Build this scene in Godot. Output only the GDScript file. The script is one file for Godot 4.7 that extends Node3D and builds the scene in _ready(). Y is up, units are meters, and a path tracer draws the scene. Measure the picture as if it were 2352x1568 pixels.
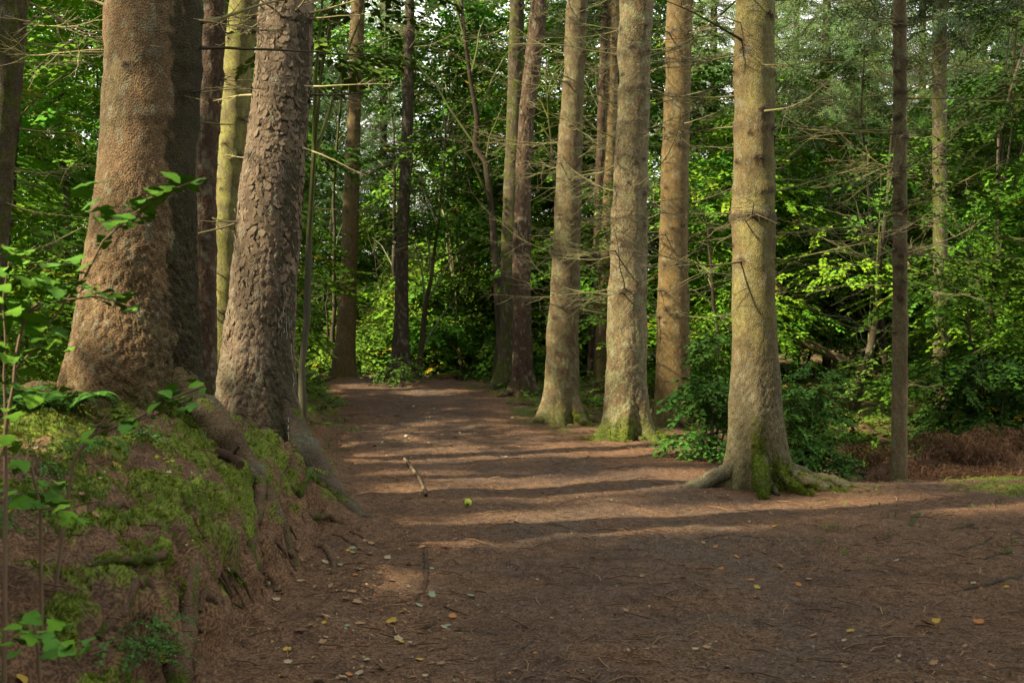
extends Node3D
# A woodland path between tall spruces, dappled by a sun that stands beyond the trees.

const F := 2613.0          # focal length in pixels of a 2352 x 1568 picture
const EYE := 1.5           # camera height
var sun_dir := Vector3(0.755, -0.588, -0.29).normalized()   # the way sunlight travels
var rng := RandomNumberGenerator.new()
var na := FastNoiseLite.new()
var nb := FastNoiseLite.new()
var nc := FastNoiseLite.new()
var taken := {}
var fuzz := []
var M := {}
var L := {"trees": {}, "trunks": {}}

# ---------------------------------------------------------------- small helpers
class MB:
	var v := PackedVector3Array()
	var n := PackedVector3Array()
	var c := PackedColorArray()
	var t := PackedVector2Array()
	var i := PackedInt32Array()
	func mesh() -> ArrayMesh:
		var a := []
		a.resize(Mesh.ARRAY_MAX)
		a[Mesh.ARRAY_VERTEX] = v
		a[Mesh.ARRAY_NORMAL] = n
		a[Mesh.ARRAY_COLOR] = c
		a[Mesh.ARRAY_TEX_UV] = t
		a[Mesh.ARRAY_INDEX] = i
		var m := ArrayMesh.new()
		m.add_surface_from_arrays(Mesh.PRIMITIVE_TRIANGLES, a)
		return m
	func tri(a: Vector3, b: Vector3, d: Vector3, up: Vector3, col: Color) -> void:
		var k := v.size()
		var nn := (b - a).cross(d - a).normalized()
		if nn.dot(up) < 0.0:
			nn = -nn
			v.append_array(PackedVector3Array([a, b, d]))
		else:
			v.append_array(PackedVector3Array([a, d, b]))
		n.append_array(PackedVector3Array([nn, nn, nn]))
		c.append_array(PackedColorArray([col, col, col]))
		t.append_array(PackedVector2Array([Vector2(a.x, a.z), Vector2(b.x, b.z), Vector2(d.x, d.z)]))
		i.append_array(PackedInt32Array([k, k + 1, k + 2]))
	func tube(p: Array, r: Array, sides: int, cols: Array, tile := 0.3) -> void:
		var rows := p.size()
		var u := Vector3.UP
		var run := 0.0
		var first := v.size()
		for j in rows:
			var ax: Vector3 = (p[mini(j + 1, rows - 1)] - p[maxi(j - 1, 0)]).normalized()
			if j == 0:
				u = ax.cross(Vector3(0.31, 0.2, 0.93)).normalized()
				if u.length() < 0.5:
					u = ax.cross(Vector3.RIGHT).normalized()
			else:
				run += p[j].distance_to(p[j - 1])
				u = (u - ax * u.dot(ax)).normalized()
			var w := ax.cross(u)
			for k in sides + 1:
				var th := TAU * k / sides
				var o := u * cos(th) + w * sin(th)
				v.append(p[j] + o * r[j])
				n.append(o)
				c.append(cols[j] if cols.size() > 1 else cols[0])
				t.append(Vector2(float(k) / sides, run / tile))
		for j in rows - 1:
			for k in sides:
				var a := first + j * (sides + 1) + k
				var b := a + sides + 1
				i.append_array(PackedInt32Array([a, b, a + 1, a + 1, b, b + 1]))
		if sides > 5:
			for e in 2:
				var ax: Vector3 = (p[0] - p[1]).normalized() if e == 0 else (p[rows - 1] - p[rows - 2]).normalized()
				var ring := first + (rows - 1) * (sides + 1) * e
				var k0 := v.size()
				var col: Color = cols[0] if e == 0 or cols.size() < 2 else cols[rows - 1]
				for k in sides + 2:
					v.append(v[ring + k] if k <= sides else p[(rows - 1) * e] + ax * r[(rows - 1) * e] * 0.2)
					n.append(ax)
					c.append(col)
					t.append(Vector2(0.5, 0.5))
				for k in sides:
					i.append_array(PackedInt32Array([k0 + k, k0 + k + 1, k0 + sides + 1] if e == 0 else [k0 + k + 1, k0 + k, k0 + sides + 1]))

class Trunk:
	var ys := []
	var xs := []
	var rs := []
	var z := 0.0
	var base := Vector3.ZERO
	var zlean := 0.0
	func at(y: float) -> Vector3:
		return Vector3(look(xs, y), y, z + zlean * (y - base.y))
	func r(y: float) -> float:
		return look(rs, y)
	func look(a: Array, y: float) -> float:
		var k := 0
		while k < ys.size() - 2 and ys[k + 1] < y:
			k += 1
		var t := clampf((y - ys[k]) / (ys[k + 1] - ys[k]), 0.0, 1.0)
		var p0: float = a[maxi(k - 1, 0)]
		var p3: float = a[mini(k + 2, a.size() - 1)]
		return lerpf(lerpf(a[k], a[k + 1], t), cubic_interpolate(a[k], a[k + 1], p0, p3, t), 0.6)

func at(px: float, py: float, d: float) -> Vector3:
	return Vector3((px - 1176.0) / F * d, EYE - (py - 784.0) / F * d, -d)

func tab(a: Array, x: float) -> float:
	for k in a.size() - 1:
		if x < a[k + 1][0]:
			var t := clampf((x - a[k][0]) / (a[k + 1][0] - a[k][0]), 0.0, 1.0)
			return lerpf(a[k][1], a[k + 1][1], t * t * (3.0 - 2.0 * t))
	return a[-1][1]

func ss(a: float, b: float, x: float) -> float:
	return smoothstep(a, b, x)

func rr(a: float, b: float) -> float:
	return rng.randf_range(a, b)

func mixc(a: Color, b: Color, t: float) -> Color:
	return a.lerp(b, clampf(t, 0.0, 1.0))

func numbered(called: String) -> String:
	taken[called] = taken.get(called, -1) + 1
	return called if taken[called] == 0 else "%s_%03d" % [called, taken[called]]

func tag(o: Node, label: String, category: String, group := "", kind := "") -> void:
	if label:
		o.set_meta("label", label)
	if category:
		o.set_meta("category", category)
	if group:
		o.set_meta("group", group)
	if kind:
		o.set_meta("kind", kind)

func thing(called: String, label: String, category: String, base: Vector3, group := "") -> Node3D:
	var o := Node3D.new()
	o.name = numbered(called)
	o.position = base
	tag(o, label, category, group)
	add_child(o)
	return o

func part(called: String, mesh: Mesh, mat: Material, parent: Node3D, shift := true) -> MeshInstance3D:
	var o := MeshInstance3D.new()
	o.name = called
	o.mesh = mesh
	o.material_override = mat
	if shift:
		o.position = -parent.position
	parent.add_child(o, true)
	return o

func single(called: String, mesh: Mesh, mat: Material) -> MeshInstance3D:
	var o := MeshInstance3D.new()
	o.name = numbered(called)
	o.mesh = mesh
	o.material_override = mat
	add_child(o)
	return o

func copies(called: String, mesh: Mesh, mat: Material, xf: Array, cols: Array, parent: Node3D = null) -> MultiMeshInstance3D:
	var mm := MultiMesh.new()
	mm.transform_format = MultiMesh.TRANSFORM_3D
	mm.use_colors = true
	mm.mesh = mesh
	mm.instance_count = xf.size()
	for k in xf.size():
		mm.set_instance_transform(k, xf[k])
		mm.set_instance_color(k, cols[k])
	var o := MultiMeshInstance3D.new()
	o.multimesh = mm
	o.material_override = mat
	if parent:
		o.name = called
		o.position = -parent.position
		parent.add_child(o, true)
	else:
		o.name = numbered(called)
		add_child(o)
	return o

# ---------------------------------------------------------------- the lie of the land
const FOOT := [[0.0, -1.0], [4.0, -1.15], [5.0, -1.25], [7.0, -1.38], [8.5, -1.4], [10.0, -1.3], [12.0, -1.75], [17.0, -2.75], [20.0, -3.15], [26.0, -4.3], [40.0, -7.5]]
const BANKH := [[0.0, 0.5], [4.0, 0.72], [5.5, 0.9], [7.0, 1.0], [8.6, 1.06], [10.3, 0.64], [12.5, 0.84], [17.0, 0.78], [20.0, 0.6], [26.0, 0.35], [40.0, 0.6]]
const BANKW := [[0.0, 1.0], [6.5, 1.1], [8.5, 1.2], [10.5, 1.15], [12.5, 1.2], [17.0, 0.9], [26.0, 1.6]]

func bank_rise(x: float, d: float) -> float:
	var e := clampf((tab(FOOT, d) - x) / tab(BANKW, d), 0.0, 1.0)
	var near := ss(3.5, 5.0, d) * (1.0 - ss(8.6, 10.2, d))
	return tab(BANKH, d) * lerpf(e, ss(0.0, 0.36, e) * 0.66 + 0.34 * ss(0.2, 1.0, e), near)

func steep_face(x: float, d: float) -> float:
	var e := (tab(FOOT, d) - x) / tab(BANKW, d)
	return ss(-0.04, 0.08, e) * (1.0 - ss(0.34, 0.5, e)) * ss(3.5, 5.0, d) * (1.0 - ss(8.8, 10.2, d))

func ground(x: float, d: float) -> float:
	var h := 0.62 * ss(15.0, 27.0, d)
	var s := tab(FOOT, d) - x
	var e := clampf(s / tab(BANKW, d), 0.0, 1.0)
	var bank := e * e * (3.0 - 2.0 * e)
	var lip := ss(0.0, 0.36, e + 0.08 * na.get_noise_2d(x * 1.1, d * 1.3)) * 0.66 + 0.34 * ss(0.2, 1.0, e)
	var near := ss(3.5, 5.0, d) * (1.0 - ss(8.6, 10.2, d))
	h += tab(BANKH, d) * lerpf(0.82 * bank + 0.18 * sqrt(e), lip, near) - 0.35 * ss(3.0, 9.0, s)
	var m := ss(2.7, 4.3, x - 0.03 * (d - 12.0)) * ss(12.1, 14.8, d)
	h = lerpf(h, lerpf(-0.62, 0.55, ss(18.0, 29.0, d)), m)
	h += 0.62 * exp(-pow((x - 6.9) / 1.5, 2.0) - pow((d - 16.2) / 1.4, 2.0)) + 4.5 * ss(40.0, 72.0, d)
	h += 0.25 * ss(1.5, 6.0, x) * ss(22.0, 32.0, d) * (1.0 - m)
	var off := maxf(bank, maxf(m, ss(24.0, 30.0, d))) * (1.0 - 0.85 * steep_face(x, d))
	h += na.get_noise_2d(x * 0.55, d * 0.55) * lerpf(0.045, 0.13, off)
	var u := x - bank_rise(x, d)
	h += nb.get_noise_2d(u * 3.1, d * 3.1) * lerpf(0.012, 0.075, off)
	if d < 22.0:
		h += nb.get_noise_2d(u * 11.0 + 50.0, d * 11.0) * lerpf(0.006, 0.02, off)
		h += 0.028 * ss(0.45, 0.62, moss_at(x, d))
		h += na.get_noise_2d(u * 30.0, d * 30.0) * 0.006
	return h

func moss_at(x: float, d: float) -> float:
	var bank := ss(0.0, 0.3, (tab(FOOT, d) - x))
	var edge := ss(3.2, 5.2, x) * ss(9.5, 11.4, d) * (1.0 - ss(12.6, 14.0, d))
	var far := ss(14.0, 20.0, d) * ss(0.6, 2.0, absf(x - (tab(FOOT, d) + 1.7)))
	var u := x - bank_rise(x, d)
	var n := 0.5 + 0.5 * na.get_noise_2d(u * 1.7 + 7.0, d * 1.7 - 3.0) + 0.36 * nb.get_noise_2d(u * 4.2, d * 4.2) + 0.12 * nb.get_noise_2d(u * 14.0, d * 14.0)
	n += 0.04 * ss(5.4, 6.4, d) * (1.0 - ss(9.0, 10.0, d)) - 0.1 * (1.0 - ss(4.6, 6.0, d))
	return n * maxf(bank, maxf(edge * 0.96, far * 0.85))

func ground_color(x: float, d: float) -> Color:
	var litter := Color(0.17, 0.1, 0.058)
	var trod := Color(0.125, 0.082, 0.057)
	var humus := Color(0.075, 0.048, 0.033)
	var u := x - bank_rise(x, d)
	var mid := tab(FOOT, d) + lerpf(2.3, 1.6, ss(8.0, 22.0, d))
	var p := 1.0 - ss(0.5, 1.9, absf(x - mid) * lerpf(1.0, 1.15, ss(10.0, 20.0, d)) + 0.5 * na.get_noise_2d(x * 1.2, d * 0.8))
	var c := mixc(litter, trod, p)
	c = mixc(c, humus, ss(0.12, 0.5, nb.get_noise_2d(u * 1.3 - 20.0, d * 1.7)) * 0.55)
	c = mixc(c, Color(0.2, 0.125, 0.075), ss(0.15, 0.5, nb.get_noise_2d(u * 2.6 + 90.0, d * 3.4)) * 0.4)
	c = mixc(c, Color(0.132, 0.096, 0.068), p * ss(-0.05, 0.35, na.get_noise_2d(x * 0.55 + 4.0, d * 0.4)) * 0.75)
	c = mixc(c, Color(0.2, 0.115, 0.06), ss(0.1, 0.4, nb.get_noise_2d(u * 0.9 + 60.0, d * 1.3)) * 0.45)
	var m := moss_at(x, d)
	c = mixc(c, Color(0.13, 0.19, 0.018), ss(0.4, 0.58, m) * 0.92)
	if d > 16.0 and absf(x - mid) > 1.5:
		c = mixc(c, Color(0.07, 0.11, 0.02), ss(-0.1, 0.3, na.get_noise_2d(x * 0.7 + 33.0, d * 0.7)) * ss(16.0, 22.0, d) * 0.8)
	var g := 1.0 + 0.22 * nb.get_noise_2d(u * 14.0, d * 14.0)
	return Color(c.r * g, c.g * g, c.b * g)

func on_ground(px: float, py: float) -> Vector3:
	var d := 2.6
	while d < 60.0:
		var p := at(px, py, d)
		if p.y < ground(p.x, d):
			var lo := d - 0.3 * (d / 6.0)
			for k in 10:
				var mid := (lo + d) / 2.0
				var q := at(px, py, mid)
				if q.y < ground(q.x, mid):
					d = mid
				else:
					lo = mid
			break
		d += 0.3 * (d / 6.0)
	var e := at(px, py, d)
	e.y = ground(e.x, d)
	return e

func ground_normal(p: Vector3, s := 0.05) -> Vector3:
	var hx := ground(p.x + s, -p.z) - ground(p.x - s, -p.z)
	var hd := ground(p.x, -p.z + s) - ground(p.x, -p.z - s)
	return Vector3(-hx, 2.0 * s, hd).normalized()

func build_ground() -> void:
	var xs := []
	var x := -90.0
	while x < 90.0:
		xs.append(x)
		var o := maxf(maxf(-5.5 - x, x - 6.5), 0.0)
		x += (0.022 if x > -2.4 and x < -0.9 else 0.05) + o * 0.14
	var ds := []
	var d := -60.0
	while d < 170.0:
		ds.append(d)
		d += (0.04 + maxf(d - 4.0, 0.0) * 0.0055 + maxf(d - 22.0, 0.0) * 0.1) if d > 3.2 else maxf(0.05, (3.4 - d) * 0.2)
	var mb := MB.new()
	var w := xs.size()
	for dd in ds:
		for xx in xs:
			mb.v.append(Vector3(xx, ground(xx, dd), -dd))
			mb.c.append(ground_color(xx, dd))
			mb.t.append(Vector2(xx - bank_rise(xx, dd), dd) / 0.93)
	for j in ds.size():
		for k in w:
			var a := mb.v[j * w + maxi(k - 1, 0)]
			var b := mb.v[j * w + mini(k + 1, w - 1)]
			var e := mb.v[maxi(j - 1, 0) * w + k]
			var f := mb.v[mini(j + 1, ds.size() - 1) * w + k]
			mb.n.append((b - a).cross(f - e).normalized())
	for j in ds.size():
		for k in w:
			if ds[j] > 3.6 and ds[j] < 10.2 and xs[k] > -2.6 and xs[k] < -0.9:
				var f := steep_face(xs[k], ds[j])
				var g := mb.v[j * w + k]
				mb.v[j * w + k] = g + mb.n[j * w + k] * f * (0.07 * na.get_noise_3d(g.x * 3.5, g.y * 4.5, g.z * 3.5) + 0.045 * nb.get_noise_3d(g.x * 9.0, g.y * 11.0, g.z * 9.0) + 0.012 * nb.get_noise_3d(g.x * 30.0, g.y * 30.0, g.z * 30.0))
	for j in ds.size():
		if ds[j] > 3.6 and ds[j] < 10.2:
			for k in range(1, w - 1):
				if xs[k] > -2.6 and xs[k] < -0.9:
					mb.n[j * w + k] = (mb.v[j * w + k + 1] - mb.v[j * w + k - 1]).cross(mb.v[(j + 1) * w + k] - mb.v[(j - 1) * w + k]).normalized()
	for j in ds.size() - 1:
		for k in w - 1:
			var a := j * w + k
			mb.i.append_array(PackedInt32Array([a, a + w, a + 1, a + 1, a + w, a + w + 1]))
	var o := single("ground", mb.mesh(), M.ground)
	o.set_meta("kind", "structure")
	print("ground ", mb.v.size())

# ---------------------------------------------------------------- materials
func grain(freq: float, kind: int, w := 512, sd := 1, oct := 4) -> PackedByteArray:
	var n := FastNoiseLite.new()
	n.seed = sd
	n.frequency = freq
	if kind == 1:
		n.noise_type = FastNoiseLite.TYPE_CELLULAR
		n.cellular_return_type = FastNoiseLite.RETURN_DISTANCE2_SUB
		n.fractal_type = FastNoiseLite.FRACTAL_NONE
	else:
		n.noise_type = FastNoiseLite.TYPE_SIMPLEX
		n.fractal_octaves = oct
	var im := n.get_seamless_image(w, w, false, false, 0.12, true)
	im.convert(Image.FORMAT_L8)
	return im.get_data()

func pictures(h: Callable, col: Callable, w := 512) -> Array:
	var hb := PackedByteArray()
	var cb := PackedByteArray()
	hb.resize(w * w)
	cb.resize(w * w * 3)
	for k in w * w:
		hb[k] = int(clampf(h.call(k), 0.0, 1.0) * 255.0)
		var c: Color = col.call(k, hb[k] / 255.0)
		cb[k * 3] = int(clampf(c.r, 0.0, 1.0) * 255.0)
		cb[k * 3 + 1] = int(clampf(c.g, 0.0, 1.0) * 255.0)
		cb[k * 3 + 2] = int(clampf(c.b, 0.0, 1.0) * 255.0)
	return [ImageTexture.create_from_image(Image.create_from_data(w, w, false, Image.FORMAT_RGB8, cb)), ImageTexture.create_from_image(Image.create_from_data(w, w, false, Image.FORMAT_L8, hb))]

func surface(rough: float, pics := [], relief := 0.5) -> StandardMaterial3D:
	var m := StandardMaterial3D.new()
	m.vertex_color_use_as_albedo = true
	m.roughness = rough
	m.metallic_specular = 0.3
	if pics:
		m.albedo_texture = pics[0]
		m.heightmap_enabled = true
		m.heightmap_texture = pics[1]
		m.heightmap_scale = relief
	return m

func build_materials() -> void:
	var f1 := grain(0.02, 0, 512, 3)
	var f2 := grain(0.07, 0, 512, 4)
	var c1 := grain(0.022, 1, 512, 5)
	var c2 := grain(0.05, 1, 512, 6)
	var c3 := grain(0.066, 1, 512, 8)
	var c4 := grain(0.12, 1, 512, 9)
	# small scales with a gritty grain
	var scaly := pictures(func(k): return ss(0.0, 0.3, c1[k] / 255.0) * 0.55 + ss(0.0, 0.4, c2[k] / 255.0) * 0.2 + f2[k] / 255.0 * 0.35,
		func(k, h): return Color(0.86, 0.84, 0.81) * (0.74 + 0.36 * f2[k] / 255.0 + 0.22 * (f1[k] / 255.0 - 0.5)) * (1.0 + 0.12 * (c2[k] / 255.0)))
	# tiny bumps, like the skin of a young spruce
	var gritty := pictures(func(k): return ss(0.0, 0.35, c3[k] / 255.0) * 0.22 + f2[k] / 255.0 * 0.8,
		func(k, h): return Color(0.8, 0.77, 0.73) * (0.8 + 0.24 * ss(0.25, 0.75, f2[k] / 255.0) + 0.2 * (f1[k] / 255.0 - 0.5)))
	var soil := pictures(func(k): return ss(0.0, 0.7, c4[k] / 255.0) * 0.4 + f2[k] / 255.0 * 0.6,
		func(k, h):
			var s := 0.66 + 0.36 * ss(0.25, 0.8, f2[k] / 255.0) + 0.28 * (f1[k] / 255.0 - 0.5) + (0.08 if c4[k] > 150 else 0.0)
			return Color(0.98 * s, 0.95 * s, 0.93 * s))
	M.scaly = surface(0.9, scaly, 0.8)
	M.gritty = surface(0.9, gritty, 0.7)
	M.plain_bark = surface(0.92, gritty, 0.6)
	M.ground = surface(0.95, soil, 0.25)
	M.plate = surface(0.88, gritty, 0.25)
	M.wood = surface(0.85)
	M.moss = surface(0.95)
	M.litter = surface(0.8)
	M.resin = surface(0.45)
	M.leaf = surface(0.7)
	M.leaf.metallic_specular = 0.15
	M.leaf.backlight = Color(0.85, 1.0, 0.35)
	M.leaf_near = surface(0.8)
	M.leaf_near.metallic_specular = 0.15
	M.leaf_near.backlight = Color(0.7, 0.9, 0.3)
	M.needle = surface(0.6)
	M.needle.backlight = Color(0.4, 0.5, 0.25)
	M.dry = surface(0.85)
	M.dry.backlight = Color(0.4, 0.35, 0.25)
	M.felt = surface(0.95)

# ---------------------------------------------------------------- leaves
func leaf_shape(long: float, wide: float, lobes: int, fold: float, droop: float, sd: int) -> MB:
	# a leaf that lies along +x from its stalk, face up; a toothed outline, a folded midrib, veins and a bend of its own
	var mb := MB.new()
	var r := RandomNumberGenerator.new()
	r.seed = sd
	var rows := 10
	var cols := 7
	var twist := r.randf_range(-0.5, 0.5)
	for k in rows + 1:
		var s := float(k) / rows
		var w := wide * 0.5 * pow(sin(PI * pow(s, 0.62)), 0.85) * (1.0 if s < 0.75 else lerpf(1.0, 0.72, (s - 0.75) * 4.0))
		if lobes:
			w *= 1.0 + 0.24 * sin(s * TAU * 2.4)
		w *= 1.0 + (0.1 if k % 2 == 0 else -0.06)
		for e in cols:
			var q := (e - 3) / 3.0
			var a := absf(q)
			var x := long * s + w * a * 0.28 * (1.0 - s)
			var y := -droop * long * s * s + fold * w * a - 0.35 * w * a * a * maxf(fold, 0.0) + 0.02 * long * sin(s * 16.0 - a * 3.0) * a + twist * q * w * s
			mb.v.append(Vector3(x, y, w * q))
			var f := 1.12 if e == 3 else 0.97 + 0.06 * float((k + e) % 2)
			mb.c.append(Color(f, f, f))
			mb.t.append(Vector2(s, q))
	for k in rows + 1:
		for e in cols:
			var a := mb.v[k * cols + maxi(e - 1, 0)]
			var b := mb.v[k * cols + mini(e + 1, cols - 1)]
			var c := mb.v[maxi(k - 1, 0) * cols + e]
			var d := mb.v[mini(k + 1, rows) * cols + e]
			var n := (b - a).cross(d - c)
			mb.n.append(n.normalized() if n.length() > 1e-9 else Vector3.UP)
	for k in rows:
		for e in cols - 1:
			var a := k * cols + e
			mb.i.append_array(PackedInt32Array([a, a + cols, a + 1, a + 1, a + cols, a + cols + 1]))
	mb.tube([Vector3(-0.3 * long, 0.02 * long, 0), Vector3(0, 0, 0)], [0.012 * long, 0.01 * long], 3, [Color(0.9, 0.75, 0.6)])
	return mb

func spray(count: int, leaf_long: float, flat: float, sd: int, twig := true) -> ArrayMesh:
	# a twig along +x, half a metre long, with leaves to both sides
	var mb := MB.new()
	var r := RandomNumberGenerator.new()
	r.seed = sd
	var pts := []
	for k in 5:
		pts.append(Vector3(0.14 * k, -0.012 * k * k + r.randf_range(-0.01, 0.01), 0.02 * sin(k * 1.3 + sd)))
	if twig:
		mb.tube(pts, [0.005, 0.004, 0.0035, 0.003, 0.002], 3, [Color(0.8, 0.5, 1.5)])
	for k in count:
		var s := lerpf(0.08, 1.0, (k + 0.5) / count)
		var f := s * 4.0
		var a: Vector3 = pts[mini(int(f), 3)].lerp(pts[mini(int(f) + 1, 4)], f - int(f))
		var side := 1.0 if k % 2 == 0 else -1.0
		var yaw := side * r.randf_range(0.5, 1.25) * (1.0 if k < count - 1 else 0.1)
		var ll := leaf_long * r.randf_range(0.75, 1.2) * (1.0 - 0.25 * absf(s - 0.55))
		var bs := Basis(Vector3.UP, yaw) * Basis(Vector3.BACK, -r.randf_range(-0.15, 0.45) * flat) * Basis(Vector3.RIGHT, r.randf_range(-0.5, 0.5) * flat)
		var w := ll * 0.36
		var col := Color(1, 1, 1) * r.randf_range(0.8, 1.2)
		col.r *= r.randf_range(0.85, 1.2)
		var st := a + bs * Vector3(0.02, 0, 0)
		var q := [Vector3(0, 0, 0), Vector3(ll * 0.42, 0.1 * w, w), Vector3(ll * 0.5, -0.08 * w, 0), Vector3(ll * 0.42, 0.1 * w, -w), Vector3(ll, -0.12 * ll, 0)]
		for g in 5:
			q[g] = st + bs * q[g]
		var up: Vector3 = bs * Vector3.UP
		mb.tri(q[0], q[1], q[2], up, col)
		mb.tri(q[1], q[4], q[2], up, col)
		mb.tri(q[0], q[2], q[3], up, col * 0.97)
		mb.tri(q[3], q[2], q[4], up, col * 0.97)
	return mb.mesh()

func needle_bough(sd: int, hang: float, tuft: float) -> ArrayMesh:
	# a spruce bough along +x, 1.6 m long: side twigs dressed in needles
	var mb := MB.new()
	var r := RandomNumberGenerator.new()
	r.seed = sd
	var pts := []
	var rad := []
	for k in 9:
		var s := k / 8.0
		pts.append(Vector3(1.6 * s, -0.28 * s + 0.22 * s * s, 0.05 * sin(s * 5.0 + sd)))
		rad.append(0.014 * (1.1 - s))
	mb.tube(pts, rad, 4, [Color(0.9, 0.55, 0.55)])
	for k in 34:
		var s := lerpf(0.12, 1.0, k / 33.0)
		var f := s * 8.0
		var a: Vector3 = pts[mini(int(f), 7)].lerp(pts[mini(int(f) + 1, 8)], f - int(f))
		var side := 1.0 if k % 2 == 0 else -1.0
		var len := r.randf_range(0.28, 0.6) * (1.15 - 0.75 * s)
		var dir := Vector3(0.55, -hang * r.randf_range(0.5, 1.3), side * r.randf_range(0.6, 1.0)).normalized()
		var steps := int(len / 0.045)
		for j in steps:
			var q := a + dir * len * (j + 0.5) / steps + Vector3(0, -hang * 0.25 * pow(float(j) / steps, 2.0) * len, 0)
			var col := Color(1, 1, 1) * r.randf_range(0.7, 1.25)
			for e in 3:
				var ang := r.randf_range(0, TAU)
				var across := dir.cross(Vector3(cos(ang), sin(ang), 0.3)).normalized()
				var tip := q + (across * 0.85 + dir * 0.7) * r.randf_range(0.02, 0.032) * tuft
				var wv := dir * 0.0045 * tuft
				mb.tri(q - wv, q + wv, tip, Vector3.UP, col)
	return mb.mesh()

func build_leaves() -> void:
	L.spray = [spray(13, 0.12, 1.0, 11), spray(15, 0.105, 0.8, 12), spray(11, 0.14, 1.1, 13)]
	L.small = [spray(17, 0.075, 1.0, 14), spray(19, 0.065, 1.1, 15)]
	L.bough = [needle_bough(21, 0.35, 1.3), needle_bough(22, 0.75, 2.4)]
	L.leaf = [leaf_shape(0.11, 0.07, 0, 0.18, 0.15, 31).mesh(), leaf_shape(0.105, 0.075, 1, 0.1, 0.22, 32).mesh(), leaf_shape(0.12, 0.066, 0, 0.3, 0.08, 33).mesh()]
	L.fallen = [leaf_shape(0.06, 0.045, 0, 0.35, -0.25, 41).mesh(), leaf_shape(0.075, 0.06, 1, 0.25, -0.3, 42).mesh(), leaf_shape(0.05, 0.035, 0, -0.2, 0.35, 43).mesh(), leaf_shape(0.09, 0.065, 1, 0.3, -0.12, 44).mesh()]

# ---------------------------------------------------------------- gaps through which the sun comes
var gaps := []

func open_to_sun(p: Vector3, wide := 0.0) -> bool:
	for g in gaps:
		var w: Vector3 = p - g[0]
		var s := -w.dot(sun_dir)
		if s > 1.2 and (w + sun_dir * s).length_squared() < (g[1] + wide) * (g[1] + wide):
			return true
	return false

# ---------------------------------------------------------------- trunks
func bark_color(kind: String, p: Vector3, t: float, s: Dictionary) -> Color:
	var q := p * 1.6 + Vector3(s.d * 7.0, 0, 0)
	var n1 := na.get_noise_3d(q.x, q.y * 0.8, q.z)
	var n2 := nb.get_noise_3d(q.x * 3.0, q.y * 2.4, q.z * 3.0)
	var n3 := nb.get_noise_3d(q.x * 9.0, q.y * 7.0, q.z * 9.0)
	var c: Color = s.get("tone", Color(0.225, 0.19, 0.112))
	var lichen := Color(0.23, 0.235, 0.13)
	match kind:
		"tan":
			c = mixc(c, Color(0.165, 0.122, 0.07), 0.5 + n1)
			c = mixc(c, lichen, ss(0.05, 0.4, n2 + 0.4 * n1) * s.get("lichen", 0.4))
		"flaky":
			c = mixc(Color(0.235, 0.185, 0.14), Color(0.17, 0.125, 0.092), 0.5 + n2)
			c = mixc(c, Color(0.19, 0.22, 0.12), ss(0.0, 0.35, n1 + 0.3 * n3) * 0.2 * (1.0 - ss(1.0, 2.2, t)))
		"yellow":
			c = mixc(Color(0.36, 0.37, 0.13), Color(0.25, 0.22, 0.1), ss(-0.1, 0.4, n2 + 0.3 * n3))
		"olive":
			c = mixc(Color(0.285, 0.265, 0.115), Color(0.215, 0.175, 0.09), ss(-0.15, 0.25, n1 + 0.45 * n3))
			c = mixc(c, Color(0.21, 0.192, 0.125), (1.0 - ss(1.0, 1.7, t)) * 0.85)
		"red":
			c = mixc(Color(0.125, 0.08, 0.056), Color(0.09, 0.06, 0.042), 0.5 + n2)
		"orange":
			c = mixc(Color(0.25, 0.185, 0.085), Color(0.19, 0.145, 0.07), 0.5 + n2)
		"dark":
			c = mixc(Color(0.1, 0.075, 0.055), Color(0.065, 0.055, 0.035), 0.5 + n2)
		"mossy":
			c = mixc(Color(0.12, 0.1, 0.07), Color(0.11, 0.13, 0.03), ss(-0.2, 0.25, n2))
	var fl := 1.0 + 0.35 * n3
	c = Color(c.r * fl, c.g * fl, c.b * fl)
	c = mixc(c, Color(0.3, 0.31, 0.24), ss(0.3, 0.42, nb.get_noise_3d(q.x * 5.0 + 9.0, q.y * 4.0, q.z * 5.0)) * 0.5)
	var m: float = s.get("moss", 0.4)
	var low := ss(s.get("moss_top", 0.45), 0.0, t + 0.25 * n2 + 0.12 * n3)
	c = mixc(c, Color(0.09, 0.135, 0.018), low * m * ss(-0.15, 0.15, n1 + 0.6 * n2 + 0.25))
	return c

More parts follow.
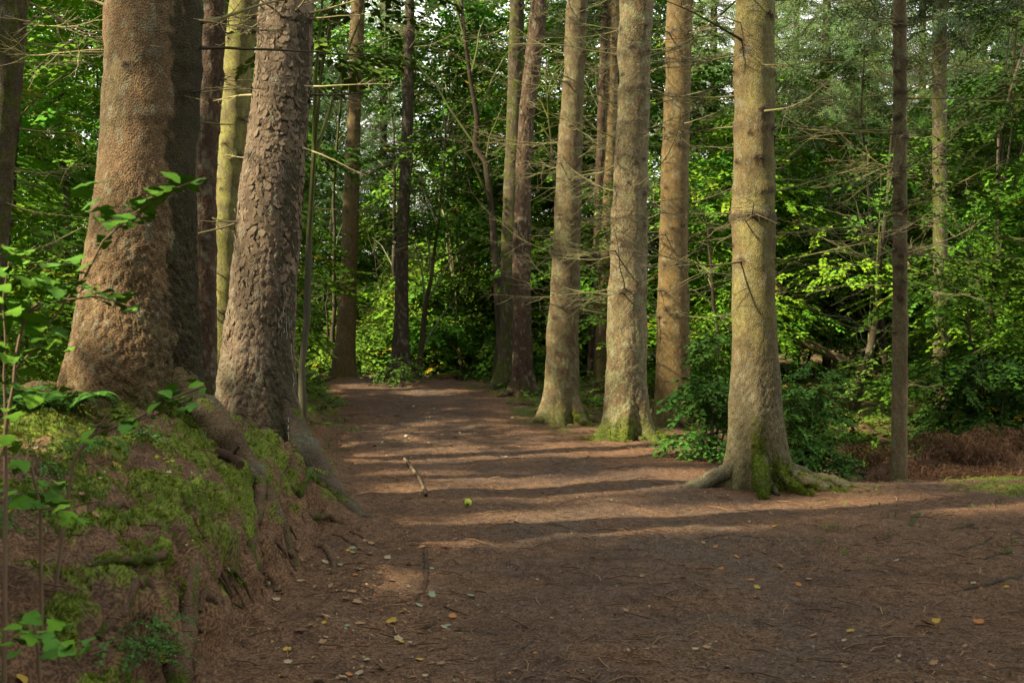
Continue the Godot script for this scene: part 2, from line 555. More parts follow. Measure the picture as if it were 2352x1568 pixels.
func make_trunk(s: Dictionary, tree: Node3D, tk: Trunk) -> void:
	var d: float = s.d
	var top_view := EYE + 784.0 / F * d + 0.4
	var dy: float = s.get("dy", 0.06)
	var sides: int = s.get("sides", 40)
	var ht: float = s.ht
	var ys := []
	var y: float = tk.base.y - s.get("deep", 0.45)
	while y < top_view:
		ys.append(y)
		y += dy
	while y < ht:
		ys.append(y)
		y += 0.5
	ys.append(ht)
	var cell := FastNoiseLite.new()
	cell.seed = int(d * 100.0)
	cell.noise_type = FastNoiseLite.TYPE_CELLULAR
	cell.cellular_return_type = FastNoiseLite.RETURN_DISTANCE2_SUB
	cell.fractal_type = FastNoiseLite.FRACTAL_NONE
	cell.frequency = s.get("cell", 16.0)
	var amp: float = s.get("amp", 0.006)
	var lump: float = s.get("lump", 0.012)
	var lobes: Array = s.get("lobes", [])
	var hs: float = s.get("hs", 0.35)
	var rings: Array = s.get("rings", [])
	var mb := MB.new()
	var tile: float = s.get("tile", 0.7)
	var kind: String = s.bark
	var full := int(maxf(1.0, roundf(TAU * tk.r(tk.base.y + 1.2) / tile)))
	var back := bark_color(kind, tk.base, 2.0, s)
	var knots: Array = s.get("knots", [])
	for j in ys.size():
		y = ys[j]
		var here := []
		if y < top_view:
			for g in knots:
				if absf(g[0] - y) < 0.14:
					here.append(g)
		var c := tk.at(y)
		var rad := tk.r(y)
		var t: float = maxf(y - tk.base.y, -0.2)
		var fl := exp(-t / hs)
		for k in sides + 1:
			var th := TAU * (k % sides) / sides
			var o := Vector3(cos(th), 0, -sin(th))
			var r := rad
			for l in lobes:
				var dt := absf(angle_difference(th, deg_to_rad(l[0])))
				var w: float = l[2] * (1.0 + 0.5 * t)
				if dt < w * 2.2:
					r += l[1] * exp(-t / (hs * l[3])) * exp(-dt * dt / (w * w) * 1.6)
			var p := c + o * rad
			for g in rings:
				var e: float = y - g[0] - 0.03 * sin(th * 2.0 + g[0] * 9.0)
				if absf(e) < 0.2:
					r += g[1] * exp(-e * e / 0.0022) * (0.75 + 0.5 * na.get_noise_2d(th * 3.0, g[0] * 5.0))
			r += lump * na.get_noise_3d(p.x * 2.5, p.y * 1.4, p.z * 2.5)
			if y < top_view and amp > 0.0:
				var wob := nb.get_noise_3d(p.x * 6.0, p.y * 4.0, p.z * 6.0) * 0.02
				var a := amp * lerpf(s.get("amp_top", 1.0), 1.0, 1.0 - ss(0.9, 1.9, t))
				r += a * (ss(0.0, 0.2, cell.get_noise_3d(p.x + wob, p.y * 0.45 + wob, p.z + wob) + 1.0) - 0.7)
				r += a * 0.5 * nb.get_noise_3d(p.x * 22.0, p.y * 14.0, p.z * 22.0)
			var scar := 0.0
			for g in here:
				var aw: float = angle_difference(th, g[1]) * rad
				var yw: float = y - g[0]
				if absf(aw) < 0.16:
					var q := sqrt(aw * aw / (g[2] * g[2]) + yw * yw / (g[2] * g[2] * 0.4)) + 0.35 * nb.get_noise_3d(p.x * 18.0, p.y * 18.0, p.z * 18.0)
					scar = maxf(scar, 1.0 - ss(0.5, 1.0, q))
					r += 0.014 * exp(-q * q) - 0.012 * exp(-q * q * 7.0)
			mb.v.append(c + o * r)
			if o.z < -0.55 or y > top_view:   # the far flank keeps the tone of its edge
				mb.c.append(back)
				mb.t.append(Vector2(float(k) / sides * full, y / tile))
				continue
			var col := bark_color(kind, p, t, s)
			back = col
			for g in rings:
				var e: float = absf(y - g[0] + 0.035 * nb.get_noise_2d(th * 8.0, g[0]))
				if e < 0.07 and g.size() > 2:
					col = mixc(col, Color(0.11, 0.085, 0.06), g[2] * (1.0 - ss(0.02, 0.06, e)))
			for l in lobes:
				if l.size() > 4 and t < l[4]:
					var dt := absf(angle_difference(th, deg_to_rad(l[0])))
					if dt < l[2] and t > 0.0 and t < l[4] * 0.75 and rng.randf() < 0.3:
						fuzz.append([mb.v[-1], o])
					col = mixc(col, mixc(Color(0.06, 0.1, 0.01), Color(0.13, 0.16, 0.02), 0.5 + nb.get_noise_3d(p.x * 9.0, p.y * 9.0, p.z * 9.0)), ss(l[2] * 1.25, l[2] * 0.9, dt + 0.12 * nb.get_noise_3d(p.x * 14.0, p.y * 14.0, p.z * 14.0)) * ss(l[4], l[4] - 0.25, t + 0.25 * nb.get_noise_2d(p.x * 12.0, p.y * 9.0) + 0.1 * na.get_noise_2d(p.x * 40.0, p.y * 40.0)))
			if scar > 0.0:
				col = mixc(col, Color(0.07, 0.052, 0.036), scar * 0.9)
			if s.has("shade_stain"):  # dark algae and sap, doubling as shade painted on the flank away from sun
				var g: Array = s.shade_stain
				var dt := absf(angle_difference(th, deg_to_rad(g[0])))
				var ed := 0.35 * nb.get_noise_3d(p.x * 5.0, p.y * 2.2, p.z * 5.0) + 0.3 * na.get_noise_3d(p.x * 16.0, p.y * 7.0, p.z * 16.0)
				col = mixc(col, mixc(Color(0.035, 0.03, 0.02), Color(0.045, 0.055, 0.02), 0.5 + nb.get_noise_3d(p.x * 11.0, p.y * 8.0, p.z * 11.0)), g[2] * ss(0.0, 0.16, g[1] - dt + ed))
			mb.c.append(col)
			mb.t.append(Vector2(float(k) / sides * full, y / tile))
	var w := sides + 1
	for j in ys.size():
		for k in w:
			var a := mb.v[j * w + (k - 1 if k > 0 else sides - 1)]
			var b := mb.v[j * w + (k + 1 if k < sides else 1)]
			var e := mb.v[maxi(j - 1, 0) * w + k]
			var f := mb.v[mini(j + 1, ys.size() - 1) * w + k]
			mb.n.append((b - a).cross(f - e).normalized())
	for j in ys.size() - 1:
		for k in sides:
			var a := j * w + k
			mb.i.append_array(PackedInt32Array([a, a + w, a + 1, a + 1, a + w, a + w + 1]))
	part("trunk", mb.mesh(), M[s.get("mat", "gritty")], tree)

func add_root(tree: Node3D, tk: Trunk, deg: float, long: float, r0: float, moss: float, s: Dictionary, rise := 0.3, bend := 0.0) -> void:
	var mb := MB.new()
	var th := deg_to_rad(deg)
	var n := 22
	var pts := []
	var rad := []
	var cols := []
	var p := tk.at(tk.base.y)
	var start := tk.r(tk.base.y + 0.3) * 0.25
	p += Vector3(cos(th), 0, -sin(th)) * start
	for k in n + 1:
		var f := float(k) / n
		var step := long / n
		th += deg_to_rad(bend) / n + 0.05 * na.get_noise_2d(f * 60.0 + deg, tk.z * 5.0)
		p += Vector3(cos(th), 0, -sin(th)) * step
		var r := r0 * (1.0 - 0.72 * f) * (1.0 + 0.18 * nb.get_noise_2d(f * 40.0, deg))
		var q := p
		q.y = ground(p.x, -p.z) + r * lerpf(0.25, -1.5, ss(0.4, 1.0, f)) + rise * exp(-f * long / (0.22 + 0.18 * rise))
		pts.append(q)
		rad.append(r)
		var c := bark_color(s.bark, q, 0.5, s)
		cols.append(c)
	mb.tube(pts, rad, 18, cols, 0.4)
	for k in mb.v.size():
		var g := mb.v[k]
		mb.v[k] = g + mb.n[k] * (0.03 * nb.get_noise_3d(g.x * 7.0, g.y * 7.0, g.z * 7.0) + 0.012 * nb.get_noise_3d(g.x * 24.0, g.y * 24.0, g.z * 24.0))
		var n1 := nb.get_noise_3d(g.x * 6.0, g.y * 6.0, g.z * 6.0) + 0.5 * na.get_noise_3d(g.x * 22.0, g.y * 22.0, g.z * 22.0)
		if moss * 1.15 + 0.55 * n1 - 0.1 > 0.6 and -g.z < 19.5:
			fuzz.append([mb.v[k], mb.n[k]])
		var tone := 1.0 + 0.4 * nb.get_noise_3d(g.x * 40.0, g.y * 40.0, g.z * 40.0)
		mb.c[k] = mixc(mb.c[k] * 0.7, mixc(Color(0.06, 0.1, 0.01), Color(0.13, 0.17, 0.016), 0.5 + n1), ss(0.52, 0.62, moss * 1.15 + 0.55 * n1 - 0.1)) * tone
	part("root", mb.mesh(), M.scaly, tree)

func dead_branch(tree: Node3D, called: String, from: Vector3, dir: Vector3, long: float, r0: float, up: float, twigs: int, col: Color) -> void:
	var mb := MB.new()
	var n := maxi(4, int(long / 0.16))
	var pts := [from]
	var rad := [r0 * 1.25]
	var cols := [col]
	var p := from
	dir = dir.normalized()
	var dirs := [dir]
	for k in n:
		var f := float(k + 1) / n
		dir += Vector3(rr(-0.13, 0.13), up * long / n + rr(-0.1, 0.1), rr(-0.13, 0.13))
		dir = dir.normalized()
		p += dir * long / n
		pts.append(p)
		dirs.append(dir)
		rad.append(maxf(r0 * (1.0 - 0.85 * f), 0.0016))
		cols.append(mixc(col, Color(col.r * 0.9, col.g * 1.05, col.b * 0.6), 0.5 + 0.5 * sin(k * 1.7)))
	mb.tube(pts, rad, 6, cols)
	var br := part(called, mb.mesh(), M.wood, tree)
	if twigs < 1:
		return
	mb = MB.new()
	for k in twigs:
		var f := rr(0.12, 1.0)
		var j := mini(int(f * n), n - 1)
		var a: Vector3 = pts[j].lerp(pts[j + 1], f * n - j if f < 1.0 else 1.0)
		var dd: Vector3 = dirs[j]
		var side := dd.cross(Vector3(rr(-0.4, 0.4), 1, rr(-0.4, 0.4))).normalized() * (1.0 if rng.randf() < 0.5 else -1.0)
		var td := (dd * rr(0.2, 0.9) + side * rr(0.5, 1.0) + Vector3(0, rr(-0.6, 0.25), 0)).normalized()
		var tl := long * rr(0.1, 0.34) * (1.15 - 0.6 * f)
		var tp := [a]
		var tr := [0.0032]
		for e in 4:
			td = (td + Vector3(rr(-0.2, 0.2), rr(-0.12, 0.22), rr(-0.2, 0.2))).normalized()
			a += td * tl / 4.0
			tp.append(a)
			tr.append(0.003 - 0.0005 * e)
		mb.tube(tp, tr, 3, [col])
		for e in rng.randi_range(0, 2):
			var b: Vector3 = tp[rng.randi_range(1, 3)]
			var bd := (td + Vector3(rr(-0.8, 0.8), rr(-0.5, 0.4), rr(-0.8, 0.8))).normalized()
			mb.tube([b, b + bd * tl * 0.25, b + bd * tl * 0.5 + Vector3(0, 0.02, 0)], [0.002, 0.0018, 0.0012], 3, [col])
	var tw := MeshInstance3D.new()
	tw.name = "twigs"
	tw.mesh = mb.mesh()
	tw.material_override = M.wood
	tw.set_meta("kind", "stuff")
	br.add_child(tw)

func spruce(s: Dictionary) -> Node3D:
	rng.seed = int(s.d * 1000.0) + int(s.prof[0][1])
	var d: float = s.d
	var tk := Trunk.new()
	tk.z = -d
	tk.zlean = s.get("zlean", 0.0)
	var pr: Array = s.prof.duplicate()
	pr.reverse()
	var low := at((pr[0][1] + pr[0][2]) / 2.0, pr[0][0], d)
	var gy := ground(low.x, d)
	tk.base = Vector3(low.x, gy, -d)
	tk.ys.append(minf(gy, low.y) - 0.6)
	tk.xs.append(low.x)
	var slim := cos(atan(low.x / d)) * 0.985
	tk.rs.append((pr[0][2] - pr[0][1]) / 2.0 / F * d * 1.06 * slim)
	for e in pr:
		var q := at((e[1] + e[2]) / 2.0, e[0], d)
		tk.ys.append(q.y)
		tk.xs.append(q.x)
		tk.rs.append((e[2] - e[1]) / 2.0 / F * d * slim)
	var ht: float = s.ht
	var n := tk.ys.size()
	var lean: float = (tk.xs[n - 1] - tk.xs[n - 2]) / (tk.ys[n - 1] - tk.ys[n - 2]) * 0.5
	tk.ys.append(ht)
	tk.xs.append(tk.xs[n - 1] + lean * minf(ht - tk.ys[n - 1], 4.0))
	tk.rs.append(0.03)
	var called: String = s.get("name", "spruce_tree")
	var tree := thing(called, s.label, "tree", tk.base, s.get("group", "tall spruces along the path"))
	if not L.trees.has(called):
		L.trees[called] = tree
		L.trunks[called] = tk
	var col: Color = s.get("twig", Color(0.17, 0.135, 0.075))
	# whorls of dead branches
	var rings := []
	var top_view := EYE + 784.0 / F * d + 0.8
	var y: float = gy + s.get("first", 1.9)
	var list := []
	while y < top_view:
		rings.append([y, s.get("collar", 0.008), s.get("collar_dark", 0.35)])
		for k in rng.randi_range(1, 4) if rng.randf() < s.get("dense", 0.8) else 0:
			list.append([y + rr(-0.05, 0.05), rr(0, TAU), rr(0.5, 1.0)])
		for k in rng.randi_range(2, 5):
			list.append([y + rr(-0.2, 0.2), rr(0, TAU), -1.0])
		y += rr(0.34, 0.6)
	for g in s.get("rings", []):
		rings.append(g)
	s.rings = rings
	s.knots = []
	for b in list:
		if b[2] < 0.0 or rng.randf() < 0.5:
			s.knots.append([b[0], fposmod(b[1], TAU), rr(0.04, 0.095)])
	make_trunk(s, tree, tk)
	for l in s.get("roots", []):
		add_root(tree, tk, l[0], l[1], l[2], l[3], s, l[4] if l.size() > 4 else 0.3, l[5] if l.size() > 5 else 0.0)
	for b in list:
		var o := Vector3(cos(b[1]), 0, -sin(b[1]))
		var from: Vector3 = tk.at(b[0]) + o * tk.r(b[0]) * 0.9
		if b[2] < 0.0:
			if o.z > -0.3:
				dead_branch(tree, "branch_stub", from, o + Vector3(0, rr(-0.2, 0.5), 0), tk.r(b[0]) * 0.1 + rr(0.015, 0.08), rr(0.008, 0.016), 0.0, 0, Color(0.075, 0.055, 0.04))
		else:
			var long: float = s.get("reach", 1.9) * b[2]
			dead_branch(tree, "dead_branch", from, o + Vector3(0, rr(-0.35, 0.15), 0), long, rr(0.006, 0.012) * s.get("thick", 1.0), rr(0.1, 0.4), int(long * s.get("twigs", 7.0) * 1.5), mixc(col, Color(0.1, 0.085, 0.06), rr(0, 0.7)))
	for b in s.get("boughs", []):
		# a branch traced from one point of the picture to another: [px, py, to px, to py, depth gained, thickness, twigs, bend]
		var a := at(b[0], b[1], d)
		var e := at(b[2], b[3], d + b[4])
		a.z += tk.r(a.y) * (0.5 if b[4] <= 0.0 else 0.0)
		var dir := e - a
		dead_branch(tree, "dead_branch", a, dir.normalized() - Vector3(0, b[7] * dir.length() * 0.5, 0), dir.length() * 1.03, b[5] * 0.8, b[7], b[6] * 2, col if b.size() < 9 else b[8])
	# the living crown
	var y0: float = s.get("crown", 8.0)
	if s.get("bare", false):
		return tree
	var xf := []
	var cols := []
	y = y0
	var green: Color = s.get("green", Color(0.05, 0.088, 0.03))
	while y < ht - 0.3:
		var f := (y - y0) / (ht - y0)
		var reach: float = lerpf(1.0, 0.18, f) * s.get("spread", 2.9) * (0.75 + 0.25 * ss(0.0, 0.15, f))
		var many: int = s.get("whorl", 9 if d < 21.0 else 6)
		var turn := rr(0, TAU)
		for k in many:
			var th := turn + TAU * (k + rr(-0.3, 0.3)) / many
			var p := tk.at(y + rr(-0.2, 0.2))
			var tip := p + Vector3(cos(th), 0.0, -sin(th)) * reach * 0.6
			if open_to_sun(tip) or open_to_sun(p.lerp(tip, 0.35)):
				continue
			var sc := reach / 1.6 * rr(0.8, 1.15)
			xf.append(Transform3D((Basis(Vector3.UP, th) * Basis(Vector3.RIGHT, rr(-0.25, 0.25)) * Basis(Vector3.BACK, rr(-0.15, 0.2))).scaled(Vector3.ONE * sc), p))
			var g := rr(0.75, 1.25)   # one bough differs from the next by chance alone
			cols.append(Color(green.r * g * rr(0.9, 1.15), green.g * g, green.b * g))
		y += s.get("gap", 0.42)
	copies("crown", L.bough[1 if s.get("hang", false) else 0], M.needle, xf, cols, tree).set_meta("kind", "stuff")
	return tree

# ---------------------------------------------------------------- broadleaf trees and shrubs
func foliage(tree: Node3D, called: String, clumps: Array, sprays: int, mesh: Mesh, green: Color, size: float, mat: Material = null) -> void:
	# clumps: [centre, radius, thickness]; a clump is a layer of twigs that spread outwards
	var xf := []
	var cols := []
	for c in clumps:
		var tone := rr(0.78, 1.2)
		var warm := rr(0.85, 1.25)
		for k in sprays:
			var a := rr(0, TAU)
			var f := sqrt(rng.randf())
			var out := Vector3(cos(a), 0, -sin(a))
			var p: Vector3 = c[0] + out * f * c[1] + Vector3(0, rng.randfn(0.0, c[2]) - 0.22 * c[1] * f * f, 0)
			var g := tone * rr(0.8, 1.2)
			var b := Basis(Vector3.UP, a + rr(-0.9, 0.9)) * Basis(Vector3.BACK, rr(-0.35, 0.25)) * Basis(Vector3.RIGHT, rr(-0.35, 0.35))
			b = b.scaled(Vector3.ONE * size * rr(0.75, 1.2))
			if open_to_sun(p + b.x * 0.3, 0.1 * size):
				continue
			xf.append(Transform3D(b, p))
			cols.append(Color(green.r * g * warm, green.g * g, green.b * g) if rng.randf() > 0.012 else Color(0.3, 0.24, 0.02))
	copies(called, mesh, mat if mat else M.leaf, xf, cols, tree).set_meta("kind", "stuff")

func broadleaf(s: Dictionary) -> Node3D:
	rng.seed = s.seed
	var x: float = s.x
	var d: float = s.d
	var base := Vector3(x, ground(x, d), -d)
	var tree := thing(s.get("name", "broadleaf_tree"), s.label, "tree", base, s.get("group", ""))
	var h: float = s.h
	var pts := []
	var rad := []
	var r0: float = s.get("r", 0.09)
	var lean: Vector3 = s.get("lean", Vector3(rr(-0.08, 0.08), 1, rr(-0.08, 0.08)))
	var p := base - Vector3(0, 0.3, 0)
	var n := 16
	for k in n + 1:
		pts.append(p)
		rad.append(r0 * (1.0 - 0.82 * k / n) * (1.35 if k == 0 else 1.0))
		p += lean.normalized() * h * 0.92 / n + Vector3(rr(-0.06, 0.06), 0, rr(-0.06, 0.06)) * s.get("wobble", 1.0)
	if s.has("px"):
		pts = []
		rad = []
		for e in s.px:
			pts.append(at(e[0], e[1], d))
			rad.append(e[2] / 2.0 / F * d)
		pts[0] = Vector3(pts[0].x, ground(pts[0].x, d) - 0.2, pts[0].z)
		base = pts[0]
		var last: Vector3 = pts[-1]
		var way: Vector3 = (last - pts[-2]).normalized().lerp(Vector3.UP, 0.4)
		var left := maxf(h - last.y, 0.5)
		for k in 4:
			pts.append(last + way * left * (k + 1) / 4.0 + Vector3(rr(-0.15, 0.15), 0, rr(-0.15, 0.15)))
			rad.append(rad[rad.size() - 1] * 0.72)
	var mb := MB.new()
	var cols := []
	for q in pts:
		cols.append(bark_color(s.get("bark", "dark"), q, q.y - base.y, {"d": d, "moss": 0.5, "moss_top": 0.8}))
	mb.tube(pts, rad, 12, cols, 0.35)
	part("trunk", mb.mesh(), M.plain_bark, tree)
	var clumps := []
	var limbs := MB.new()
	var layers: int = s.get("layers", 14)
	var cr: float = s.get("spread", 2.2)
	var y0: float = base.y + s.get("low", 1.2)
	for k in layers:
		var f := (k + rr(0.0, 1.0)) / layers
		var y := lerpf(y0, base.y + h, f)
		var j := clampi(int((y - pts[0].y) / (pts[-1].y - pts[0].y) * (pts.size() - 1)), 0, pts.size() - 2)
		var from: Vector3 = pts[maxi(j - 1, 0)]
		var a := rr(0, TAU) if not s.has("face") else deg_to_rad(s.face) + rr(-1.7, 1.7)
		var reach := cr * rr(0.25, 1.0) * (1.0 - 0.55 * f * f)
		var c: Vector3 = Vector3(pts[j].x, y, pts[j].z) + Vector3(cos(a), 0, -sin(a)) * reach
		clumps.append([c, cr * rr(0.3, 0.6), s.get("thick", 0.16)])
		var mid := from.lerp(c, 0.55) + Vector3(0, 0.12 * reach, 0)
		limbs.tube([from, from.lerp(mid, 0.6) + Vector3(rr(-0.08, 0.08), 0.05, rr(-0.08, 0.08)), mid, c + Vector3(0, -0.05, 0)], [r0 * 0.32, r0 * 0.24, r0 * 0.18, 0.006], 5, [cols[0]])
	var o := part("limbs", limbs.mesh(), M.wood, tree)
	foliage(tree, "crown", clumps, s.get("sprays", 60), L.spray[s.seed % 3] if not s.get("small", false) else L.small[s.seed % 2], s.get("green", Color(0.06, 0.13, 0.016)), s.get("size", 1.0))
	return tree

# ---------------------------------------------------------------- the scene
func _ready() -> void:
	var t0 := Time.get_ticks_msec()
	# camera
	var cam := Camera3D.new()
	cam.name = "camera"
	cam.position = Vector3(0, EYE, 0)
	cam.fov = rad_to_deg(2.0 * atan(784.0 / F))
	cam.near = 0.1
	cam.far = 400.0
	var lens := CameraAttributesPhysical.new()
	lens.frustum_focus_distance = 14.0
	lens.frustum_focal_length = 40.0
	lens.exposure_aperture = 6.3
	cam.attributes = lens
	add_child(cam)
	cam.current = true
	# sky
	var sky := ProceduralSkyMaterial.new()
	sky.sky_top_color = Color(0.86, 0.88, 0.88)
	sky.sky_horizon_color = Color(1.0, 0.99, 0.94)
	sky.sky_curve = 0.25
	sky.ground_bottom_color = Color(0.2, 0.18, 0.12)
	sky.ground_horizon_color = Color(0.5, 0.5, 0.45)
	sky.sun_angle_max = 1.0
	var env := Environment.new()
	env.background_mode = Environment.BG_SKY
	env.sky = Sky.new()
	env.sky.sky_material = sky
	env.background_energy_multiplier = 1.0
	env.tonemap_mode = Environment.TONE_MAPPER_LINEAR
	env.tonemap_exposure = 3.2
	env.sdfgi_enabled = true
	env.ssao_enabled = true
	env.ssil_enabled = true
	var we := WorldEnvironment.new()
	we.name = "air"
	we.environment = env
	add_child(we)
	# sun
	var sun := DirectionalLight3D.new()
	sun.name = "sun"
	sun.light_energy = 1.5
	sun.light_color = Color(1.0, 0.94, 0.8)
	sun.light_angular_distance = 1.2
	sun.shadow_enabled = true
	sun.look_at_from_position(Vector3.ZERO, sun_dir, Vector3.UP)
	add_child(sun)

	rng.seed = 7
	na.seed = 5
	na.frequency = 1.0
	na.fractal_octaves = 2
	nb.seed = 9
	nb.frequency = 1.0
	nb.fractal_octaves = 2
	build_materials()
	print("materials ", Time.get_ticks_msec() - t0)
	build_leaves()
	print("leaves ", Time.get_ticks_msec() - t0)
	build_ground()
	print("ground ", Time.get_ticks_msec() - t0)
	set_gaps()
	big_trees()
	print("spruces ", Time.get_ticks_msec() - t0)
	woodland()
	print("woodland ", Time.get_ticks_msec() - t0)
	low_plants()
	print("plants ", Time.get_ticks_msec() - t0)
	floor_things()
	print("done ", Time.get_ticks_msec() - t0)

func set_gaps() -> void:
	# what the sun reaches in the photograph: [point, radius of the opening]
	for e in [
			[at(235, 60, 8.0), 0.8], [at(235, 220, 8.0), 0.8], [at(210, 420, 8.0), 0.8], [at(190, 620, 8.0), 0.7], [at(180, 800, 8.0), 0.5],
			[at(600, 60, 10.5), 0.7], [at(590, 200, 10.5), 0.7], [at(565, 400, 10.5), 0.7], [at(540, 600, 10.5), 0.6], [at(515, 800, 10.5), 0.5],
			[at(525, 100, 14.0), 0.8], [at(510, 300, 14.0), 0.8], [at(490, 500, 14.0), 0.8], [at(485, 700, 14.0), 0.6],
			[at(1290, 300, 19.0), 0.45], [at(1265, 700, 19.0), 0.5], [at(1255, 900, 19.0), 0.35],
			[at(1430, 440, 17.0), 0.6], [at(1400, 800, 17.0), 0.4], [at(1440, 60, 17.0), 0.4],
			[at(1520, 620, 18.7), 0.55], [at(1530, 250, 18.7), 0.35],
			[at(1700, 200, 11.8), 0.5], [at(1690, 450, 11.8), 0.5], [at(1690, 700, 11.8), 0.45], [at(1690, 1000, 11.8), 0.35],
			[at(2060, 300, 13.0), 0.5], [at(2060, 600, 13.0), 0.5], [at(2060, 850, 13.0), 0.4],
			[at(60, 620, 3.7), 0.4], [at(200, 680, 3.7), 0.35], [at(420, 420, 3.7), 0.35],
			[on_ground(280, 1000), 0.5], [on_ground(110, 1050), 0.4], [on_ground(430, 1080), 0.4], [on_ground(280, 1080), 0.35], [on_ground(600, 1020), 0.3], [on_ground(500, 1150), 0.25],
			[on_ground(1150, 1100), 0.25], [on_ground(1300, 1150), 0.3], [on_ground(1500, 1085), 0.4], [on_ground(980, 1080), 0.25],
			[on_ground(2000, 1150), 0.45], [on_ground(2250, 1160), 0.45], [on_ground(1850, 1180), 0.3], [on_ground(1560, 1160), 0.25],
			[on_ground(900, 885), 0.6], [on_ground(1010, 900), 0.5],
			[at(900, 740, 31.0), 2.6], [at(1010, 680, 31.0), 2.6], [at(750, 760, 30.0), 2.2], [at(980, 450, 33.0), 2.2], [at(860, 300, 33.0), 2.0],
			[at(110, 200, 15.5), 1.6], [at(60, 420, 15.5), 1.5], [at(150, 90, 19.0), 1.5], [at(100, 700, 16.0), 1.0], [at(1040, 90, 31.0), 2.2],
			[at(1880, 330, 22.0), 1.5], [at(2200, 300, 21.0), 1.6], [at(1950, 560, 22.0), 1.3], [at(1940, 900, 22.0), 0.8], [at(2240, 640, 21.0), 1.2], [at(1860, 1000, 18.5), 0.9], [at(1600, 450, 27.0), 1.5], [at(2120, 450, 24.0), 1.3], [at(1640, 700, 26.0), 1.2], [at(2300, 850, 20.0), 1.0]]:
		gaps.append(e)

func big_trees() -> void:
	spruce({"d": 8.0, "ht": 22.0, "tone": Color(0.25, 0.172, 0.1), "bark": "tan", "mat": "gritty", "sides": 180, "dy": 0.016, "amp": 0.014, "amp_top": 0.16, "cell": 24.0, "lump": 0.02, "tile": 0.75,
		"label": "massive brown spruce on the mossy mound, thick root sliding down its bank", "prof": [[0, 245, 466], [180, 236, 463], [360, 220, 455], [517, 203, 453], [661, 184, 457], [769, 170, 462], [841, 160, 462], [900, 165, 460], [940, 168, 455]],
		"deep": 0.9, "lobes": [[180, 0.22, 0.36, 1.0], [250, 0.09, 0.3, 1.0], [300, 0.05, 0.3, 1.2], [345, 0.16, 0.34, 0.9], [90, 0.2, 0.5, 1.0], [215, 0.05, 0.2, 1.2]], "shade_stain": [345, 0.58, 0.85], "hs": 0.3, "lichen": 0.25, "moss": 0.5, "moss_top": 0.25,  # dark algae plus painted shade on this trunk's right flank
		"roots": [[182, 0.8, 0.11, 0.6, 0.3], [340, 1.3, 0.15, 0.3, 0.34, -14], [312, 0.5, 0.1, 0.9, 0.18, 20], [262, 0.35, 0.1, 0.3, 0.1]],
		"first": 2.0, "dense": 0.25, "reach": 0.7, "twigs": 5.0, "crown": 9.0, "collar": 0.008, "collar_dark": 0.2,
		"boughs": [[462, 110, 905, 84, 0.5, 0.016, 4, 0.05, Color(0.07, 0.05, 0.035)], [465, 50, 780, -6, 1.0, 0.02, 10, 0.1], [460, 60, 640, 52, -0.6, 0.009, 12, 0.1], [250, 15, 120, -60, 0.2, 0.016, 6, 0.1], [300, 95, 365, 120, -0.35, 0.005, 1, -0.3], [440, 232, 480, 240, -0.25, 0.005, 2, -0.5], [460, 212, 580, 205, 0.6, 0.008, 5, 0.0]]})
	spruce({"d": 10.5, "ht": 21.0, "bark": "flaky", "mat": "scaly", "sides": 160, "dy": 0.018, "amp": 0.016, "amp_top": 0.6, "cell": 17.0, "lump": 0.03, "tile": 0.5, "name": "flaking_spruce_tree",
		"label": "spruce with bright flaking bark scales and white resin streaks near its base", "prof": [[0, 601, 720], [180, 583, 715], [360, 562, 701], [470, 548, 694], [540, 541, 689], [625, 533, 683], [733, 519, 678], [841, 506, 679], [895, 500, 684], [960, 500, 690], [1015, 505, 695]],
		"deep": 0.9, "lobes": [[335, 0.14, 0.34, 1.0], [200, 0.1, 0.4, 1.2], [255, 0.08, 0.22, 1.5], [100, 0.15, 0.5, 1.0], [290, 0.06, 0.3, 1.2]], "hs": 0.3, "shade_stain": [325, 0.5, 0.7], "moss": 0.25, "moss_top": 0.3,  # dark wet sap plus painted shade down the right side
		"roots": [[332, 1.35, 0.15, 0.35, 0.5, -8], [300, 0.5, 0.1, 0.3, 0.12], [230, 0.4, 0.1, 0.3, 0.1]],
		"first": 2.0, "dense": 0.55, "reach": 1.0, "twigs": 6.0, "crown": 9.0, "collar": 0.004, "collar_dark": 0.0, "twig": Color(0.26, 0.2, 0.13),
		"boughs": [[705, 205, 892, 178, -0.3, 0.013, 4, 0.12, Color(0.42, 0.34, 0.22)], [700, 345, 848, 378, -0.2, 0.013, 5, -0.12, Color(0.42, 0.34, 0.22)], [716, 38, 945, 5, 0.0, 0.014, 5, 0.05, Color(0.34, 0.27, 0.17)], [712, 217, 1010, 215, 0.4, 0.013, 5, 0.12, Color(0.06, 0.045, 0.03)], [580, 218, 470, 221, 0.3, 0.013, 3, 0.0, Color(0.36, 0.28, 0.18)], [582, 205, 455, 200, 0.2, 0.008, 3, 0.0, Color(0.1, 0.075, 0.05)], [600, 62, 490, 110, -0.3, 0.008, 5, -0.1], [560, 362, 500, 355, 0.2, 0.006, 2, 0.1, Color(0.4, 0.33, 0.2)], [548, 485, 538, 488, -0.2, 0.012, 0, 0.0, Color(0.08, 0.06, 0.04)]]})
	spruce({"d": 14.0, "ht": 19.0, "bark": "yellow", "mat": "gritty", "sides": 60, "dy": 0.05, "amp": 0.0, "lump": 0.012, "label": "slim lichen-yellow spruce trunk behind the flaking spruce",
		"prof": [[0, 527, 595], [180, 511, 578], [360, 500, 566], [517, 487, 556], [733, 478, 552], [880, 472, 552]], "lobes": [], "moss": 0.3, "first": 1.0, "dense": 0.8, "reach": 0.9, "twigs": 6.0, "collar": 0.01, "collar_dark": 0.1, "crown": 8.0, "twig": Color(0.3, 0.25, 0.12)})
